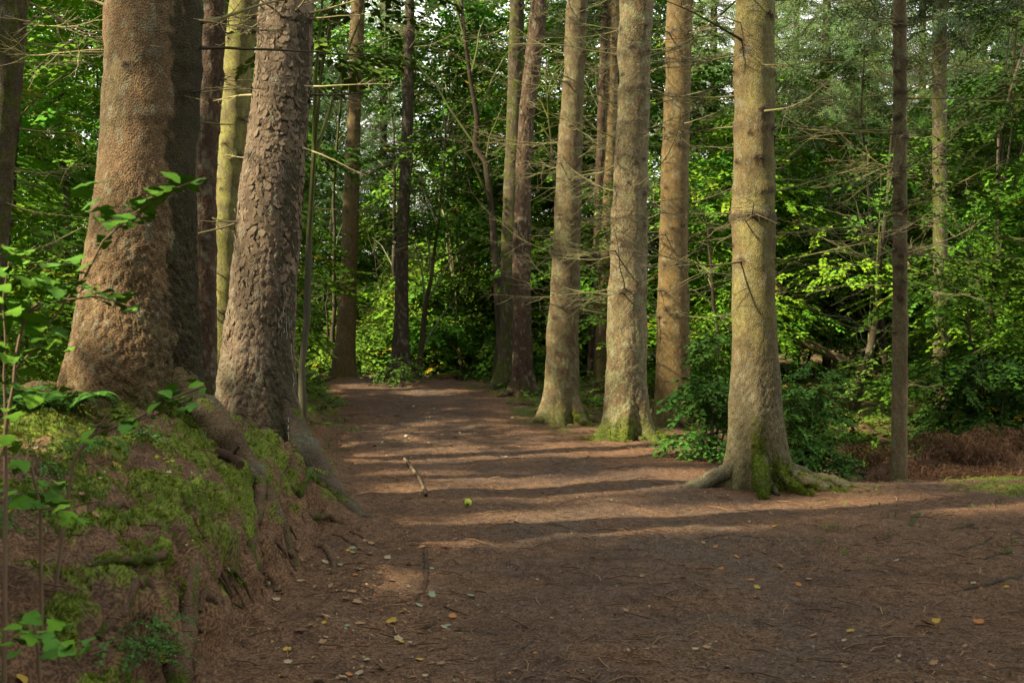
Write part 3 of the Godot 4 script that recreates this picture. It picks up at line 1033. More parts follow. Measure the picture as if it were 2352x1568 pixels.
	spruce({"d": 13.0, "ht": 19.0, "bark": "red", "mat": "scaly", "sides": 60, "dy": 0.05, "amp": 0.006, "lump": 0.01, "label": "dim red-brown trunk showing between the massive spruce and lichen-yellow trunk",
		"prof": [[0, 468, 520], [180, 462, 512], [360, 452, 499], [600, 445, 497], [880, 440, 500]], "first": 1.2, "reach": 1.1, "crown": 8.0, "twig": Color(0.22, 0.17, 0.1)})
	spruce({"d": 11.0, "ht": 19.0, "bark": "mossy", "mat": "gritty", "sides": 50, "dy": 0.06, "amp": 0.003, "label": "leaning mossy trunk rising out of the leafy thicket beside the mound",
		"prof": [[0, -8, 66], [180, -22, 52], [360, -40, 36], [517, -56, 22], [900, -95, -5]], "first": 1.6, "reach": 1.8, "dense": 1.0, "crown": 8.0, "twig": Color(0.3, 0.24, 0.13), "boughs": [[60, 60, 230, 15, -1.0, 0.008, 12, 0.2], [15, 130, 235, 210, -1.2, 0.01, 22, -0.1, Color(0.3, 0.24, 0.13)], [20, 150, 180, 120, -0.5, 0.007, 12, 0.1]]})
	# the row on the other side of the path
	spruce({"d": 11.8, "ht": 21.0, "bark": "olive", "mat": "gritty", "sides": 150, "dy": 0.02, "amp": 0.009, "amp_top": 0.1, "cell": 20.0, "lump": 0.02, "tile": 0.75, "name": "mossy_footed_spruce_tree",
		"label": "olive-barked spruce with bright moss over its front root, ringed by dark collars", "prof": [[0, 1689, 1780], [180, 1687, 1780], [360, 1683, 1780], [517, 1680, 1782], [685, 1680, 1784], [811, 1678, 1791], [937, 1675, 1797], [1021, 1674, 1800], [1063, 1674, 1800], [1120, 1676, 1800]],
		"lobes": [[264, 0.15, 0.24, 1.6, 0.74], [305, 0.13, 0.24, 1.2, 0.46], [338, 0.26, 0.3, 1.0], [200, 0.28, 0.4, 1.0], [230, 0.12, 0.25, 1.0], [20, 0.2, 0.4, 0.8], [100, 0.2, 0.5, 1.0]], "hs": 0.27, "moss": 0.3, "moss_top": 0.3,
		"roots": [[264, 0.8, 0.105, 0.85, 0.52], [306, 0.6, 0.075, 0.75, 0.36, 10], [334, 1.0, 0.09, 0.6, 0.34, 10], [354, 1.3, 0.09, 0.45, 0.34, -14], [207, 0.95, 0.11, 0.12, 0.32, 8], [186, 0.8, 0.09, 0.1, 0.26], [285, 0.45, 0.06, 0.4, 0.2]],
		"first": 2.3, "dense": 0.75, "reach": 2.0, "twigs": 9.0, "crown": 8.5, "collar": 0.006, "collar_dark": 0.15, "twig": Color(0.16, 0.14, 0.07),
		"rings": [[at(0, 295, 11.8).y, 0.012, 0.5], [at(0, 440, 11.8).y, 0.016, 0.6], [at(0, 502, 11.8).y, 0.022, 0.9]],
		"boughs": [[1712, 106, 1500, -20, -0.6, 0.02, 6, 0.0, Color(0.07, 0.055, 0.035)], [1690, 128, 1505, 145, 0.3, 0.013, 14, 0.12, Color(0.14, 0.125, 0.06)], [1690, 220, 1480, 230, 0.2, 0.014, 14, 0.16, Color(0.14, 0.125, 0.06)], [1685, 292, 1490, 278, 0.5, 0.013, 12, 0.14, Color(0.14, 0.125, 0.06)], [1780, 298, 1955, 185, 0.6, 0.01, 10, 0.1], [1780, 320, 2060, 255, 0.8, 0.012, 12, 0.18, Color(0.16, 0.13, 0.06)], [1780, 440, 2070, 320, 0.6, 0.013, 14, 0.2, Color(0.15, 0.135, 0.06)], [1782, 410, 2060, 420, 1.2, 0.008, 8, 0.1], [1780, 155, 2000, 90, 0.5, 0.01, 9, 0.15], [1780, 130, 1930, -10, 0.6, 0.01, 9, 0.1], [1785, 535, 2050, 470, 0.9, 0.007, 9, 0.1], [1700, 60, 1590, 5, -0.5, 0.008, 12, 0.1], [1720, 150, 1800, 145, -0.5, 0.006, 14, -0.1]]})
	spruce({"d": 17.0, "ht": 22.0, "bark": "tan", "mat": "scaly", "sides": 120, "dy": 0.03, "amp": 0.012, "amp_top": 0.35, "cell": 14.0, "lump": 0.03, "label": "pinkish-brown spruce with spreading mossy roots at the path edge",
		"prof": [[0, 1422, 1500], [180, 1421, 1494], [360, 1413, 1489], [540, 1402, 1488], [697, 1396, 1487], [877, 1392, 1487], [960, 1394, 1490], [1020, 1394, 1492]], "lobes": [[190, 0.28, 0.4, 0.8], [262, 0.18, 0.3, 0.9, 0.35], [320, 0.3, 0.4, 0.8], [230, 0.1, 0.3, 1.0, 0.3], [80, 0.2, 0.5, 1.0]], "hs": 0.35, "lichen": 0.8, "moss": 0.9, "moss_top": 0.5,
		"roots": [[195, 0.6, 0.11, 0.7, 0.2], [262, 0.45, 0.08, 0.8, 0.16], [330, 0.8, 0.11, 0.9, 0.22], [295, 0.5, 0.06, 0.5, 0.12]], "first": 2.2, "dense": 0.95, "reach": 2.4, "twigs": 9.0, "collar": 0.016, "collar_dark": 0.4, "crown": 9.0, "twig": Color(0.15, 0.135, 0.065),
		"boughs": [[1425, 128, 1060, 90, 0.3, 0.014, 14, -0.04], [1418, 245, 1150, 60, 0.4, 0.016, 14, -0.05, Color(0.1, 0.09, 0.04)], [1415, 320, 1130, 200, -0.5, 0.014, 14, 0.1, Color(0.16, 0.15, 0.06)], [1480, 130, 1690, 60, 0.3, 0.013, 12, 0.15], [1485, 300, 1660, 210, -0.6, 0.013, 12, 0.25], [1488, 470, 1640, 430, -0.5, 0.011, 12, 0.2], [1410, 360, 1280, 275, -0.6, 0.012, 10, 0.1, Color(0.3, 0.26, 0.12)]]})
	spruce({"d": 18.7, "ht": 21.0, "bark": "orange", "mat": "gritty", "sides": 90, "dy": 0.04, "amp": 0.006, "amp_top": 0.2, "lump": 0.015, "label": "ochre spruce trunk with black exposed roots close behind the pinkish-brown spruce",
		"prof": [[0, 1532, 1590], [180, 1528, 1588], [360, 1519, 1584], [540, 1515, 1581], [769, 1507, 1585], [937, 1505, 1587], [1005, 1500, 1590]], "lobes": [[200, 0.2, 0.4, 0.8], [330, 0.25, 0.4, 0.8]], "roots": [[335, 1.0, 0.1, 0.2, 0.3], [290, 0.7, 0.08, 0.5, 0.2]], "first": 1.8, "dense": 0.95, "reach": 2.0, "twigs": 9.0, "collar": 0.008, "crown": 9.0, "twig": Color(0.15, 0.135, 0.07),
		"boughs": [[1580, 470, 1780, 380, -0.4, 0.01, 12, 0.2], [1582, 560, 1760, 500, 0.0, 0.009, 10, 0.1]]})
	spruce({"d": 19.0, "ht": 22.0, "bark": "tan", "mat": "gritty", "sides": 110, "dy": 0.035, "amp": 0.01, "amp_top": 0.3, "cell": 15.0, "lump": 0.02, "label": "tall grey-brown spruce with flaring roots between the dark and pinkish trunks",
		"prof": [[0, 1303, 1350], [180, 1293, 1343], [360, 1280, 1338], [540, 1271, 1334], [661, 1264, 1332], [769, 1255, 1330], [877, 1252, 1330], [931, 1252, 1332], [975, 1252, 1334]], "lobes": [[195, 0.28, 0.35, 0.8], [318, 0.32, 0.3, 0.8], [270, 0.1, 0.3, 1.0], [80, 0.2, 0.5, 1.0]], "hs": 0.36, "lichen": 0.9, "moss": 0.6, "moss_top": 0.5,
		"roots": [[200, 0.5, 0.1, 0.5, 0.2], [315, 0.75, 0.11, 0.6, 0.25], [345, 0.6, 0.08, 0.6, 0.2]], "first": 1.9, "dense": 0.9, "reach": 2.1, "twigs": 8.0, "collar": 0.008, "crown": 9.0, "twig": Color(0.19, 0.17, 0.07)})
	spruce({"d": 22.5, "ht": 22.0, "bark": "red", "mat": "scaly", "sides": 80, "dy": 0.05, "amp": 0.012, "cell": 9.0, "lump": 0.02, "label": "dark reddish furrowed trunk leaning beside the path bend", "name": "furrowed_tree",
		"prof": [[0, 1221, 1257], [108, 1209, 1248], [252, 1193, 1229], [360, 1186, 1220], [540, 1178, 1219], [733, 1178, 1221], [877, 1180, 1226], [945, 1178, 1230]], "lobes": [[190, 0.3, 0.4, 0.7], [330, 0.25, 0.4, 0.7], [270, 0.1, 0.4, 0.7]], "roots": [[200, 0.5, 0.1, 0.3, 0.15]], "first": 3.0, "dense": 0.4, "reach": 1.2, "crown": 9.0})
	spruce({"d": 24.0, "ht": 20.0, "bark": "mossy", "mat": "gritty", "sides": 60, "dy": 0.06, "amp": 0.004, "label": "grey mossy trunk tucked behind the dark reddish one", "prof": [[0, 1172, 1204], [252, 1164, 1200], [540, 1152, 1192], [800, 1146, 1190], [930, 1140, 1195]], "lobes": [[200, 0.3, 0.5, 0.8]], "first": 3.0, "dense": 0.5, "reach": 1.5, "crown": 9.0})
	spruce({"d": 23.0, "ht": 20.0, "bark": "orange", "mat": "gritty", "sides": 60, "dy": 0.06, "amp": 0.003, "label": "slim ochre trunk seen between the grey-brown and pinkish-brown spruces", "prof": [[0, 1398, 1424], [360, 1387, 1416], [540, 1380, 1412], [700, 1372, 1404], [960, 1358, 1396]], "first": 2.0, "reach": 1.6, "crown": 8.0, "moss_top": 0.9, "moss": 0.7})
	spruce({"d": 26.0, "ht": 20.0, "bark": "red", "mat": "gritty", "sides": 40, "dy": 0.1, "amp": 0.0, "label": "very slim brown trunk just beside the slim ochre trunk", "prof": [[0, 1382, 1400], [540, 1362, 1382], [960, 1345, 1368]], "first": 2.0, "reach": 1.3, "crown": 8.0})
	spruce({"d": 13.1, "ht": 17.0, "tone": Color(0.31, 0.25, 0.16), "bark": "tan", "mat": "gritty", "sides": 70, "dy": 0.04, "amp": 0.0, "lump": 0.006, "tile": 0.6, "name": "young_spruce_tree", "label": "pole-straight young spruce standing at the lip of the bracken hollow",
		"prof": [[0, 2052, 2083], [300, 2052, 2084], [540, 2052, 2085], [853, 2049, 2086], [1084, 2045, 2085]], "moss": 0.35, "first": 1.2, "dense": 1.0, "reach": 2.0, "twigs": 6.0, "collar": 0.003, "collar_dark": 0.3, "crown": 6.5, "lichen": 0.8, "twig": Color(0.2, 0.17, 0.085),
		"boughs": [[2055, 45, 1925, -30, -0.2, 0.008, 5, 0.0], [2052, 135, 1990, 60, -0.2, 0.008, 4, 0.0], [2052, 210, 1975, 95, 0.1, 0.008, 5, 0.0], [2084, 212, 2230, 40, 0.2, 0.009, 8, 0.0], [2084, 135, 2260, 70, -0.3, 0.009, 8, 0.1], [2084, 480, 2352, 250, -0.6, 0.011, 10, 0.2, Color(0.15, 0.135, 0.06)], [2084, 300, 2380, 180, 0.6, 0.008, 8, 0.1], [2050, 395, 1900, 300, 0.3, 0.007, 8, 0.1]]})
	# beyond the bend
	spruce({"d": 27.0, "ht": 23.0, "bark": "orange", "mat": "gritty", "sides": 60, "dy": 0.06, "amp": 0.006, "label": "stout brown trunk where the path bends away, leaves hanging before it", "prof": [[0, 806, 838], [288, 797, 828], [504, 786, 824], [625, 781, 820], [769, 771, 817], [863, 764, 815]], "first": 4.0, "dense": 0.5, "reach": 2.0, "crown": 11.0, "lobes": [[190, 0.15, 0.5, 0.8], [340, 0.15, 0.5, 0.8]]})
	spruce({"d": 26.0, "ht": 23.0, "bark": "dark", "mat": "scaly", "sides": 60, "dy": 0.06, "amp": 0.008, "label": "dark straight trunk with spread foot at the head of the path", "prof": [[0, 931, 952], [180, 925, 951], [360, 920, 947], [540, 909, 938], [697, 906, 938], [805, 902, 940], [880, 898, 944]], "lobes": [[185, 0.35, 0.35, 0.9], [330, 0.25, 0.4, 0.9], [270, 0.15, 0.4, 0.8]], "roots": [[190, 0.9, 0.1, 0.6, 0.15]], "first": 3.0, "dense": 0.7, "reach": 2.6, "crown": 10.0})
	spruce({"d": 23.0, "ht": 21.0, "bark": "mossy", "mat": "scaly", "sides": 60, "dy": 0.06, "amp": 0.006, "label": "dark trunk above the dead bracken, yellow-green with lichen higher up", "prof": [[0, 2142, 2176], [300, 2142, 2176], [664, 2143, 2179], [860, 2140, 2184], [1000, 2132, 2192]], "first": 3.0, "dense": 0.8, "reach": 2.4, "crown": 8.0, "hang": true})
	# shaggy spruces farther in, their needles hanging low
	var k := 0
	for e in [[1900, 31.0, 0.26], [2010, 36.0, 0.3], [1830, 38.0, 0.25], [2260, 33.0, 0.25], [2370, 27.0, 0.2], [880, 42.0, 0.3], [1090, 46.0, 0.25], [700, 36.0, 0.25], [1640, 34.0, 0.25], [1960, 44.0, 0.3], [2120, 41.0, 0.3], [2200, 46.0, 0.3], [1780, 48.0, 0.3], [2330, 42.0, 0.3], [2440, 38.0, 0.3]]:
		var w: float = e[2] / e[1] * F
		spruce({"d": e[1], "ht": 20.0 - k % 3, "bark": ["tan", "mossy", "dark"][k % 3], "sides": 30, "dy": 0.2, "amp": 0.0, "label": "shaggy spruce with hanging needles deep in the wood", "group": "shaggy spruces deep in the wood", "name": "shaggy_spruce_tree",
			"prof": [[0, e[0] - w * 0.4, e[0] + w * 0.4], [860, e[0] - w * 0.5, e[0] + w * 0.5]], "first": 2.0, "dense": 1.0, "reach": 2.2, "twigs": 5.0, "crown": 3.0 + (k * 37 % 5) * 0.6, "hang": true, "spread": 3.0, "whorl": 8, "gap": 0.42, "green": Color(0.12, 0.2, 0.055)})
		k += 1

func woodland() -> void:
	# trees one can tell apart
	broadleaf({"x": -1.2, "d": 25.0, "h": 13.0, "seed": 101, "bark": "dark", "label": "thin crooked dark stem winding upward beside the dark reddish trunk", "name": "crooked_tree", "px": [[1122, 930, 34], [1143, 880, 28], [1150, 769, 22], [1141, 643, 18], [1133, 530, 15], [1127, 468, 14], [1116, 372, 15], [1092, 335, 15], [1096, 270, 12], [1080, 180, 10], [1068, 90, 9], [1059, 0, 8]], "layers": 9, "low": 5.0, "spread": 2.2, "sprays": 55})
	broadleaf({"x": -2.6, "d": 12.6, "h": 9.0, "seed": 102, "bark": "dark", "label": "thin dark leaning stem growing from the bank beside the flaking spruce", "name": "slender_tree", "px": [[697, 925, 27], [693, 841, 15], [705, 733, 16], [709, 560, 15], [720, 360, 10], [737, 170, 7]], "layers": 5, "low": 3.5, "spread": 1.6, "sprays": 22})
	broadleaf({"x": -1.9, "d": 26.5, "h": 8.0, "seed": 103, "bark": "mossy", "label": "forked mossy sapling at the head of the path", "name": "slender_tree", "px": [[957, 887, 18], [968, 800, 13], [977, 700, 12], [990, 640, 9]], "layers": 7, "low": 2.2, "spread": 1.5, "sprays": 40})
	broadleaf({"x": -1.3, "d": 29.0, "h": 9.0, "seed": 104, "bark": "orange", "label": "thin pale stem, one of two close together past the bend", "name": "slender_tree", "px": [[1063, 872, 11], [1052, 770, 9], [1047, 679, 8]], "layers": 7, "low": 2.5, "spread": 1.6, "sprays": 45})
	broadleaf({"x": -1.1, "d": 29.5, "h": 9.0, "seed": 105, "bark": "dark", "label": "thin black stem, one of two close together past the bend", "name": "slender_tree", "px": [[1085, 874, 12], [1072, 770, 9], [1064, 661, 8]], "layers": 6, "low": 2.5, "spread": 1.6, "sprays": 45})
	broadleaf({"x": 0, "d": 33.0, "h": 11.0, "seed": 106, "bark": "mossy", "label": "old mossy tree with dark arching limbs beyond the bend", "name": "old_mossy_tree", "px": [[1108, 870, 40], [1112, 780, 32], [1118, 697, 28], [1100, 620, 20]], "layers": 12, "low": 2.0, "spread": 3.4, "sprays": 50, "r": 0.3})
	broadleaf({"x": 7, "d": 24.0, "h": 7.0, "seed": 107, "bark": "dark", "label": "black leaning trunk bent over the fallen log", "name": "leaning_tree", "px": [[1959, 908, 26], [1978, 860, 22], [1996, 820, 20], [2007, 770, 18], [2014, 727, 16]], "layers": 6, "low": 2.6, "spread": 1.6, "sprays": 40})
	broadleaf({"x": 7, "d": 25.0, "h": 8.0, "seed": 108, "bark": "dark", "label": "thin dark upright stem beside the leaning trunk", "name": "slender_tree", "px": [[2040, 890, 15], [2034, 820, 12], [2024, 719, 12]], "layers": 6, "low": 2.6, "spread": 1.5, "sprays": 40})
	broadleaf({"x": 9, "d": 20.0, "h": 9.0, "seed": 109, "bark": "dark", "label": "thin dark tree leaning over the far end of the bracken hollow", "name": "slender_tree", "px": [[2245, 960, 22], [2256, 860, 18], [2275, 740, 16], [2290, 610, 12]], "layers": 9, "low": 1.5, "spread": 1.9, "sprays": 55})
	# the thicket: rows of slim leafy trees
	var k := 0
	var greens := [Color(0.105, 0.24, 0.016), Color(0.085, 0.215, 0.022), Color(0.13, 0.26, 0.015), Color(0.095, 0.21, 0.018)]
	for row in [[15.5, -160, 120, 150, 8.0], [19.5, -180, 640, 190, 9.0], [20.5, 1640, 2700, 190, 5.0], [24.5, -150, 720, 180, 10.0], [25.5, 1330, 2750, 150, 9.5], [30.5, -200, 2700, 165, 11.5], [37.0, -200, 2700, 150, 13.0]]:
		var px: float = row[1]
		while px < row[2]:
			rng.seed = 4000 + k
			var d: float = row[0] + rr(-1.8, 1.8)
			var x := (px + rr(-60, 60) - 1176.0) / F * d
			px += row[3]
			k += 1
			if row[0] > 20.0 and row[0] < 29.0 and px > 1960.0 and px < 2290.0:
				continue
			if row[0] > 36.0 and px > 960.0 and px < 1230.0:
				continue
			if d < 29.0 and absf(x - tab(FOOT, d) - 1.7) < 2.0:
				continue
			var hi: float = row[4] if px < 1750.0 else minf(row[4], 1.3 + 0.19 * d)
			broadleaf({"x": x, "d": d, "h": hi * rr(0.75, 1.2), "seed": 5000 + k, "label": "slim %s-stemmed leafy tree in the thicket %s" % [["dark", "mossy"][k % 2], "beyond the mossy mound" if px < 950.0 else "beyond the bracken hollow" if px > 1850.0 else "behind the row of spruces"], "group": "leafy trees of the thicket", "layers": 17, "low": rr(0.4, 1.4), "spread": 2.3, "sprays": 62, "r": rr(0.04, 0.08), "green": greens[k % 4], "size": 1.0 if d < 28.0 else 1.25, "bark": ["dark", "mossy"][k % 2]})
	k = 0
	for e in [[870, 31.0], [930, 33.5], [1000, 30.5], [1060, 34.0], [1130, 31.0], [800, 33.0], [740, 30.0], [1200, 29.0], [1290, 28.5]]:
		broadleaf({"x": (e[0] - 1176.0) / F * e[1], "d": e[1], "h": 4.5 + k % 3, "seed": 7000 + k, "name": "bushy_tree", "label": "low bushy tree closing the view where the path bends", "group": "bushy trees past the bend", "layers": 16, "low": 0.2, "spread": 2.0, "sprays": 60, "r": 0.04, "green": Color(0.1, 0.2, 0.02), "size": 1.1})
		k += 1
	# the wood's far mass
	rng.seed = 77
	var xf := []
	var cols := []
	for j in 18000:
		var d := rr(44.0, 66.0)
		var px := rr(-350, 2700)
		var p := Vector3((px - 1176.0) / F * d, rr(0.2, 19.0), -d)
		if px > 1650.0 and p.y > 7.0 + 2.0 * na.get_noise_1d(px * 0.004):
			continue
		if px > 780.0 and px < 1180.0 and p.y < 8.0 and j % 3 == 0:
			continue
		p.y += ground(p.x, d) * 0.6
		if na.get_noise_3d(p.x * 0.35, p.y * 0.5, p.z * 0.35) < -0.12:
			continue
		var g := rr(0.8, 1.25)
		xf.append(Transform3D((Basis(Vector3.UP, rr(0, TAU)) * Basis(Vector3.RIGHT, rr(-0.5, 0.5)) * Basis(Vector3.BACK, rr(-0.5, 0.3))).scaled(Vector3.ONE * rr(1.8, 3.0)), p))
		cols.append(Color(0.12 * g, 0.25 * g, 0.02 * g))
	var o := copies("distant_woods", L.spray[1], M.leaf, xf, cols)
	tag(o, "far leafy mass of the wood behind all the trunks", "woods", "", "stuff")
	# trees beside and behind the camera that shade the path
	k = 0
	for e in [[-8.5, 2.0, 12.0], [-11.0, 5.9, 13.0], [-8.0, -3.0, 12.0], [-13.0, -1.0, 14.0], [-10.5, 11.5, 12.0], [-15.0, 4.0, 14.0], [-6.0, -7.0, 13.0], [3.5, -5.0, 13.0], [8.0, 3.0, 12.0], [10.0, 8.5, 12.0], [9.0, -2.5, 13.0], [-1.0, -9.0, 13.0], [6.0, -10.0, 13.0], [-9.3, 2.9, 12.0], [-11.5, 2.4, 12.0]]:
		broadleaf({"x": e[0], "d": e[1], "h": e[2], "seed": 900 + k, "label": "tall leafy tree shading the path from beside it", "group": "leafy trees shading the path", "layers": 32, "low": 1.8, "spread": 3.4, "sprays": 40, "r": 0.16, "green": greens[k % 4], "size": 2.0})
		k += 1

func limb(parent: Node3D, called: String, pts: Array, r0: float, r1: float, col: Color, sides := 6, mat: Material = null) -> MeshInstance3D:
	# a smooth tapering stem through the given points
	var mb := MB.new()
	var c := Curve3D.new()
	for k in pts.size():
		var t: Vector3 = (pts[mini(k + 1, pts.size() - 1)] - pts[maxi(k - 1, 0)]) / 6.0
		c.add_point(pts[k], -t, t)
	var n := maxi(4, pts.size() * 4)
	var p := []
	var r := []
	var cols := []
	for k in n + 1:
		var f := float(k) / n
		p.append(c.sample_baked(f * c.get_baked_length()))
		r.append(lerpf(r0, r1, f) * (1.0 + 0.12 * nb.get_noise_1d(k * 0.9 + r0 * 900.0)))
		cols.append(col * (1.0 + 0.2 * nb.get_noise_1d(k * 1.7)))
	mb.tube(p, r, sides, cols, 0.15)
	return part(called, mb.mesh(), mat if mat else M.wood, parent)

func sapling(label: String, stems: Array, leaves: Array, d: float, sd: int, size := 1.0, reach := 0.0) -> void:
	rng.seed = sd
	var first := at(stems[0][0][0], stems[0][0][1], d)
	var base := Vector3(first.x, ground(first.x, d), -d)
	var o := thing("sapling", label, "sapling", base, "leafy saplings on the mossy mound")
	var knots := []
	for k in stems.size():
		var p := []
		for e in stems[k]:
			p.append(at(e[0], e[1], d - (e[2] if e.size() > 2 else 0.0)))
		if k == 0:
			p[0] = base - Vector3(0, 0.1, 0)
		knots.append_array(p)
		limb(o, "stem", p, 0.008 if k == 0 else 0.0045, 0.005 if k == 0 else 0.002, Color(0.19, 0.13, 0.085))
	var all := leaves.duplicate()
	for e in leaves:
		if rng.randf() < 0.9:
			all.append([e[0] + rr(-28, 28), e[1] + rr(-18, 18)])
	for e in all:
		var p := at(e[0], e[1], d + rr(-0.16, 0.16))
		var near: Vector3 = knots[0]
		for q in knots:
			if q.distance_to(p) < near.distance_to(p):
				near = q
		var out := p - near
		var yaw := atan2(-out.z, out.x) + rr(-0.7, 0.7) if out.length() > 0.03 else rr(-1.2, 1.2)
		var b := Basis(Vector3.UP, yaw) * Basis(Vector3.RIGHT, rr(-0.45, 0.45)) * Basis(Vector3.BACK, rr(-0.4, 0.15))
		var lf := MeshInstance3D.new()
		lf.name = "leaf"
		lf.mesh = L.leaf[rng.randi_range(0, 2)]
		lf.material_override = M.sapling_leaf[rng.randi_range(0, 3)]
		lf.transform = Transform3D(b.scaled(Vector3.ONE * size * rr(0.6, 0.98)), p - base - b * Vector3(0.05, 0, 0))
		o.add_child(lf, true)

func fern(p: Vector3, sd: int, fronds: int, long: float, label: String, col: Color) -> void:
	rng.seed = sd
	var o := thing("fern", label, "fern", p, "ferns")
	for k in fronds:
		var mb := MB.new()
		var a := TAU * k / fronds + rr(-0.3, 0.3)
		var out := Vector3(cos(a), 0, -sin(a))
		var side := Vector3(-out.z, 0, out.x)
		var pts := []
		var rad := []
		for j in 13:
			var s := j / 12.0
			pts.append(p + out * long * s * 0.85 + Vector3(0, long * (0.75 * s - 0.75 * s * s * s), 0))
			rad.append(0.004 * (1.1 - s))
		mb.tube(pts, rad, 3, [col * 0.8])
		for j in range(2, 12):
			for e in [-1.0, 1.0]:
				for h in 2:
					var q: Vector3 = pts[j].lerp(pts[j + 1], h * 0.5)
					var w := long * 0.26 * sin(PI * minf(1.0, (j + h * 0.5) / 12.5 + 0.08)) * rr(0.85, 1.1)
					var tip: Vector3 = q + side * e * w + out * w * 0.35 - Vector3(0, w * 0.25, 0)
					mb.tri(q - out * 0.012, q + out * 0.014, tip, Vector3.UP, col * rr(0.8, 1.2))
		part("frond", mb.mesh(), M.leaf, o)

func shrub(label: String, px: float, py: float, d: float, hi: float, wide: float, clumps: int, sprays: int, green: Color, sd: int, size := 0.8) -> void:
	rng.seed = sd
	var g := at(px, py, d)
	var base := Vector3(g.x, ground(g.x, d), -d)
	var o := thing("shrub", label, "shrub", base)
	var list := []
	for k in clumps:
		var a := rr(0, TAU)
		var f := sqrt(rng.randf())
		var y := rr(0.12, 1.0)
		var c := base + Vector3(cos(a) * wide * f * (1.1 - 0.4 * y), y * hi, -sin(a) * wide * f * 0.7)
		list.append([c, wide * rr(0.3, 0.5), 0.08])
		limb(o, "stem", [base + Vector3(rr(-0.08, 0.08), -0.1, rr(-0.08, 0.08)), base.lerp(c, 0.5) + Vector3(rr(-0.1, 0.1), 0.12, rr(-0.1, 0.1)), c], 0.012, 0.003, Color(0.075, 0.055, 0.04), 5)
	foliage(o, "foliage", list, sprays, L.spray[sd % 3], green, size)

